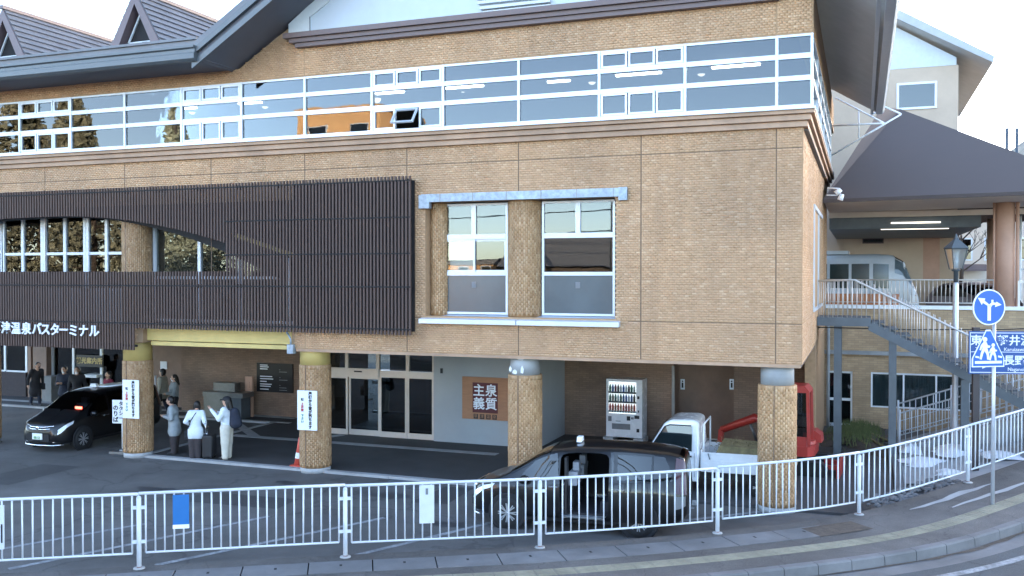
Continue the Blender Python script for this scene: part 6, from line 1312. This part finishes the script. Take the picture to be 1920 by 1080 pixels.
# ================================================================== lights inside
RB = 'ceiling strip lights behind the ribbon windows'
def strip_light(x0, x1, Y, z, label, k=0):
    t = Thing('strip_light', label, 'ceiling light', ((x0+x1)/2, Y, z), world=True, group=RB); t.part('tube', MB().box(x0, x1, Y-.05, Y+.05, z-.06, z-.02), 'tube_light'); t.part('fitting', MB().box(x0-.02, x1+.02, Y-.08, Y+.08, z-.02, z+.03), 'blind')
ords = ['first', 'second', 'third', 'fourth', 'fifth', 'sixth', 'seventh', 'eighth', 'ninth', 'tenth', 'eleventh', 'twelfth']
for k, (p0, p1, yy) in enumerate(((1335, 1425, 124), (1155, 1240, 139), (1027, 1068, 151), (835, 906, 163), (705, 757, 173), (448, 490, 192), (345, 368, 201), (232, 268, 212), (92, 145, 221))):
    D = (9.5-4.8)*F/(515-yy); lo_, hi_ = 0, 9
    for _ in range(30):
        Ym = (lo_+hi_)/2
        if at(p0, yy, Ym).z < 9.5: lo_ = Ym
        else: hi_ = Ym
    strip_light(at(p0, yy, Ym).x, at(p1, yy, Ym).x, Ym, 9.5, f'lit ceiling strip light in the front row, {ords[k]} from the right')
for k, (p0, p1, yy) in enumerate(((1405, 1422, 184), (493, 515, 244), (460, 480, 246), (360, 405, 251), (165, 215, 266))):
    Ym = 8.6; strip_light(at(p0, yy, Ym).x, at(p1, yy, Ym).x, Ym, at(p0, yy, Ym).z, f'lit ceiling strip light in the back row, {ords[k]} from the right')
for k, (p0, yy) in enumerate(((1315, 135), (1110, 151), (868, 166), (707, 186), (497, 197), (360, 208), (190, 221), (67, 231))):
    q = at(p0, yy, 3.2); t = Thing('globe_lamp', f'round pale globe lamp behind the ribbon windows, {ords[k]} from the right', 'ceiling light', q, world=True, group='globe lamps behind the ribbon windows')
    t.part('globe', MB().lathe([(.105*math.sin(math.pi*j/10)+.001, -.105*math.cos(math.pi*j/10)) for j in range(11)], 16, q), 'globe_light'); t.part('stem', MB().tube([q+Vector((0, 0, .1)), (q.x, q.y, 9.56)], .008, 5), 'steel')
for k, (p0, p1, yy) in enumerate(((16, 40, 418), (100, 125, 430), (128, 156, 424), (128, 156, 437))):
    Ym = 3.0; a, b = at(p0, yy, Ym), at(p1, yy-1, Ym); t = Thing('strip_light', f'lit ceiling strip light behind the arched window, {ords[k]} from the left', 'ceiling light', a, world=True, group='strip lights behind the arched window'); t.part('tube', MB().bar(a, b, .06, .04), 'tube_light'); t.part('fitting', MB().bar(a+Vector((0, 0, .05)), b+Vector((0, 0, .05)), .12, .05), 'blind')
# ================================================================== the other side of the street (seen in the window reflections)
def tree(loc, H, Rr, label, m='leaf', n=2600, seed=1, conifer=True):
    rr_ = np.random.default_rng(seed); T_ = Thing('street_tree', label, 'tree', loc, group='trees across the street')
    T_.part('trunk', MB().tube([(0, 0, 0), (.1, .05, H*.4), (0, 0, H*.95)], [.3, .2, .04], 8), 'bark')
    br_ = MB()
    for k in range(16): a = k*2.4; z = H*(.25+.04*k); l_ = Rr*(1.05-.055*k)*.8; br_.tube([(0, 0, z), (l_*math.cos(a), l_*math.sin(a), z+.3)], [.07, .02], 5)
    T_.part('limbs', br_, 'bark'); V, Fc = [], []
    z = H*(.18+.8*rr_.random(n)**1.1); cl = rr_.integers(0, 60, n); ca = rr_.random(60)*6.28; cz = H*(.2+.75*rr_.random(60)); a = ca[cl]+rr_.normal(0, .3, n); z = cz[cl]+rr_.normal(0, H*.03, n)
    rad = np.clip(Rr*(1.08-np.clip(z/H, 0, 1))*1.1, .2, 9)*(.45+.55*rr_.random(n)); P = np.stack([rad*np.cos(a), rad*np.sin(a), z], 1); sz = rr_.uniform(.14, .34, n)[:, None]
    u = rr_.normal(0, 1, (n, 3)); u /= np.linalg.norm(u, axis=1)[:, None]; w = rr_.normal(0, 1, (n, 3)); w -= u*(u*w).sum(1)[:, None]; w /= np.linalg.norm(w, axis=1)[:, None]
    v = np.stack([P-u*sz, P+w*sz*.6, P+u*sz, P-w*sz*.6], 1).reshape(-1, 3); f = np.arange(4*n).reshape(-1, 4)
    link('crown', mesh_np('crown', v, f, m), T_.o); return T_
for i, (x, y, h, r_) in enumerate(((-58, -33, 20, 5), (-50, -30, 18, 4.5), (-44, -33, 16, 4), (-66, -36, 19, 5), (-38, -36, 12, 3.5))): tree((x, y, 0), h, r_, ('second tallest conifer across the street', 'dark conifer across the street, second from the orange building', 'dark conifer beside the orange building across the street', 'conifer farthest from the orange building across the street', 'shortest conifer across the street')[i], seed=i, n=5200)
def house(name, label, x0, x1, y0, y1, h, wall, roof, rise, n=4):
    t = Thing(name, label, 'building', ((x0+x1)/2, (y0+y1)/2, 0), world=True); t.part('wall', MB().box(x0, x1, y0, y1, 0, h), wall)
    if rise: t.part('roof', MB().prism([(y0-.6, h), (y1+.6, h), ((y0+y1)/2, h+rise)], 'x', x0-.6, x1+.6), roof)
    else: t.part('roof', MB().box(x0-.2, x1+.2, y0-.2, y1+.2, h, h+.4), roof)
    for k in range(n):
        for z in np.arange(1.2, h-1.2, 3.0): xx = x0+(x1-x0)*(k+.3)/n; o = t.part('window', MB().box(xx, xx+(x1-x0)/n*.45, y1, y1+.05, z, z+1.3), 'alu'); t.part('pane', MB().box(xx+.08, xx+(x1-x0)/n*.45-.08, y1+.051, y1+.06, z+.08, z+1.22), 'glass_dark', o)
house('orange_building', 'tall sunlit orange building across the street', -45.5, -37.5, -58, -50, 18.6, 'orange_wall', 'orange_wall', 0, 2)
house('low_house', 'low house with a dark roof across the street', -24, -11, -52, -43, 5.4, 'cream_wall', 'dark_roof', 2.6)
house('orange_shop', 'low orange shop across the street', -31.5, -26, -52, -46, 5.6, 'orange_wall', 'dark_roof', 0, 3)
UP = Thing('utility_pole', 'concrete utility pole with wires across the street', 'pole', (-13.6, -33, 0), world=True); UP.part('pole', MB().tube([(-13.6, -33, 0), (-13.6, -33, 13)], [.2, .13], 10), 'concrete'); UP.part('crossarm', MB().box(-14.6, -12.6, -33.05, -32.95, 10.8, 10.95).box(-14.4, -12.8, -33.05, -32.95, 9.6, 9.72), 'steel_gray')
for k, (z, yo) in enumerate(((10.95, -.6), (10.95, .6), (9.7, -.5), (9.7, .5), (8.6, 0), (7.4, 0))): UP.part('wire', MB().tube([(-60, -33+yo, z), (-37, -33+yo, z-.8), (-13.6, -33+yo, z), (10, -33+yo, z-.8), (34, -33+yo, z)], .035, 5), 'ink')
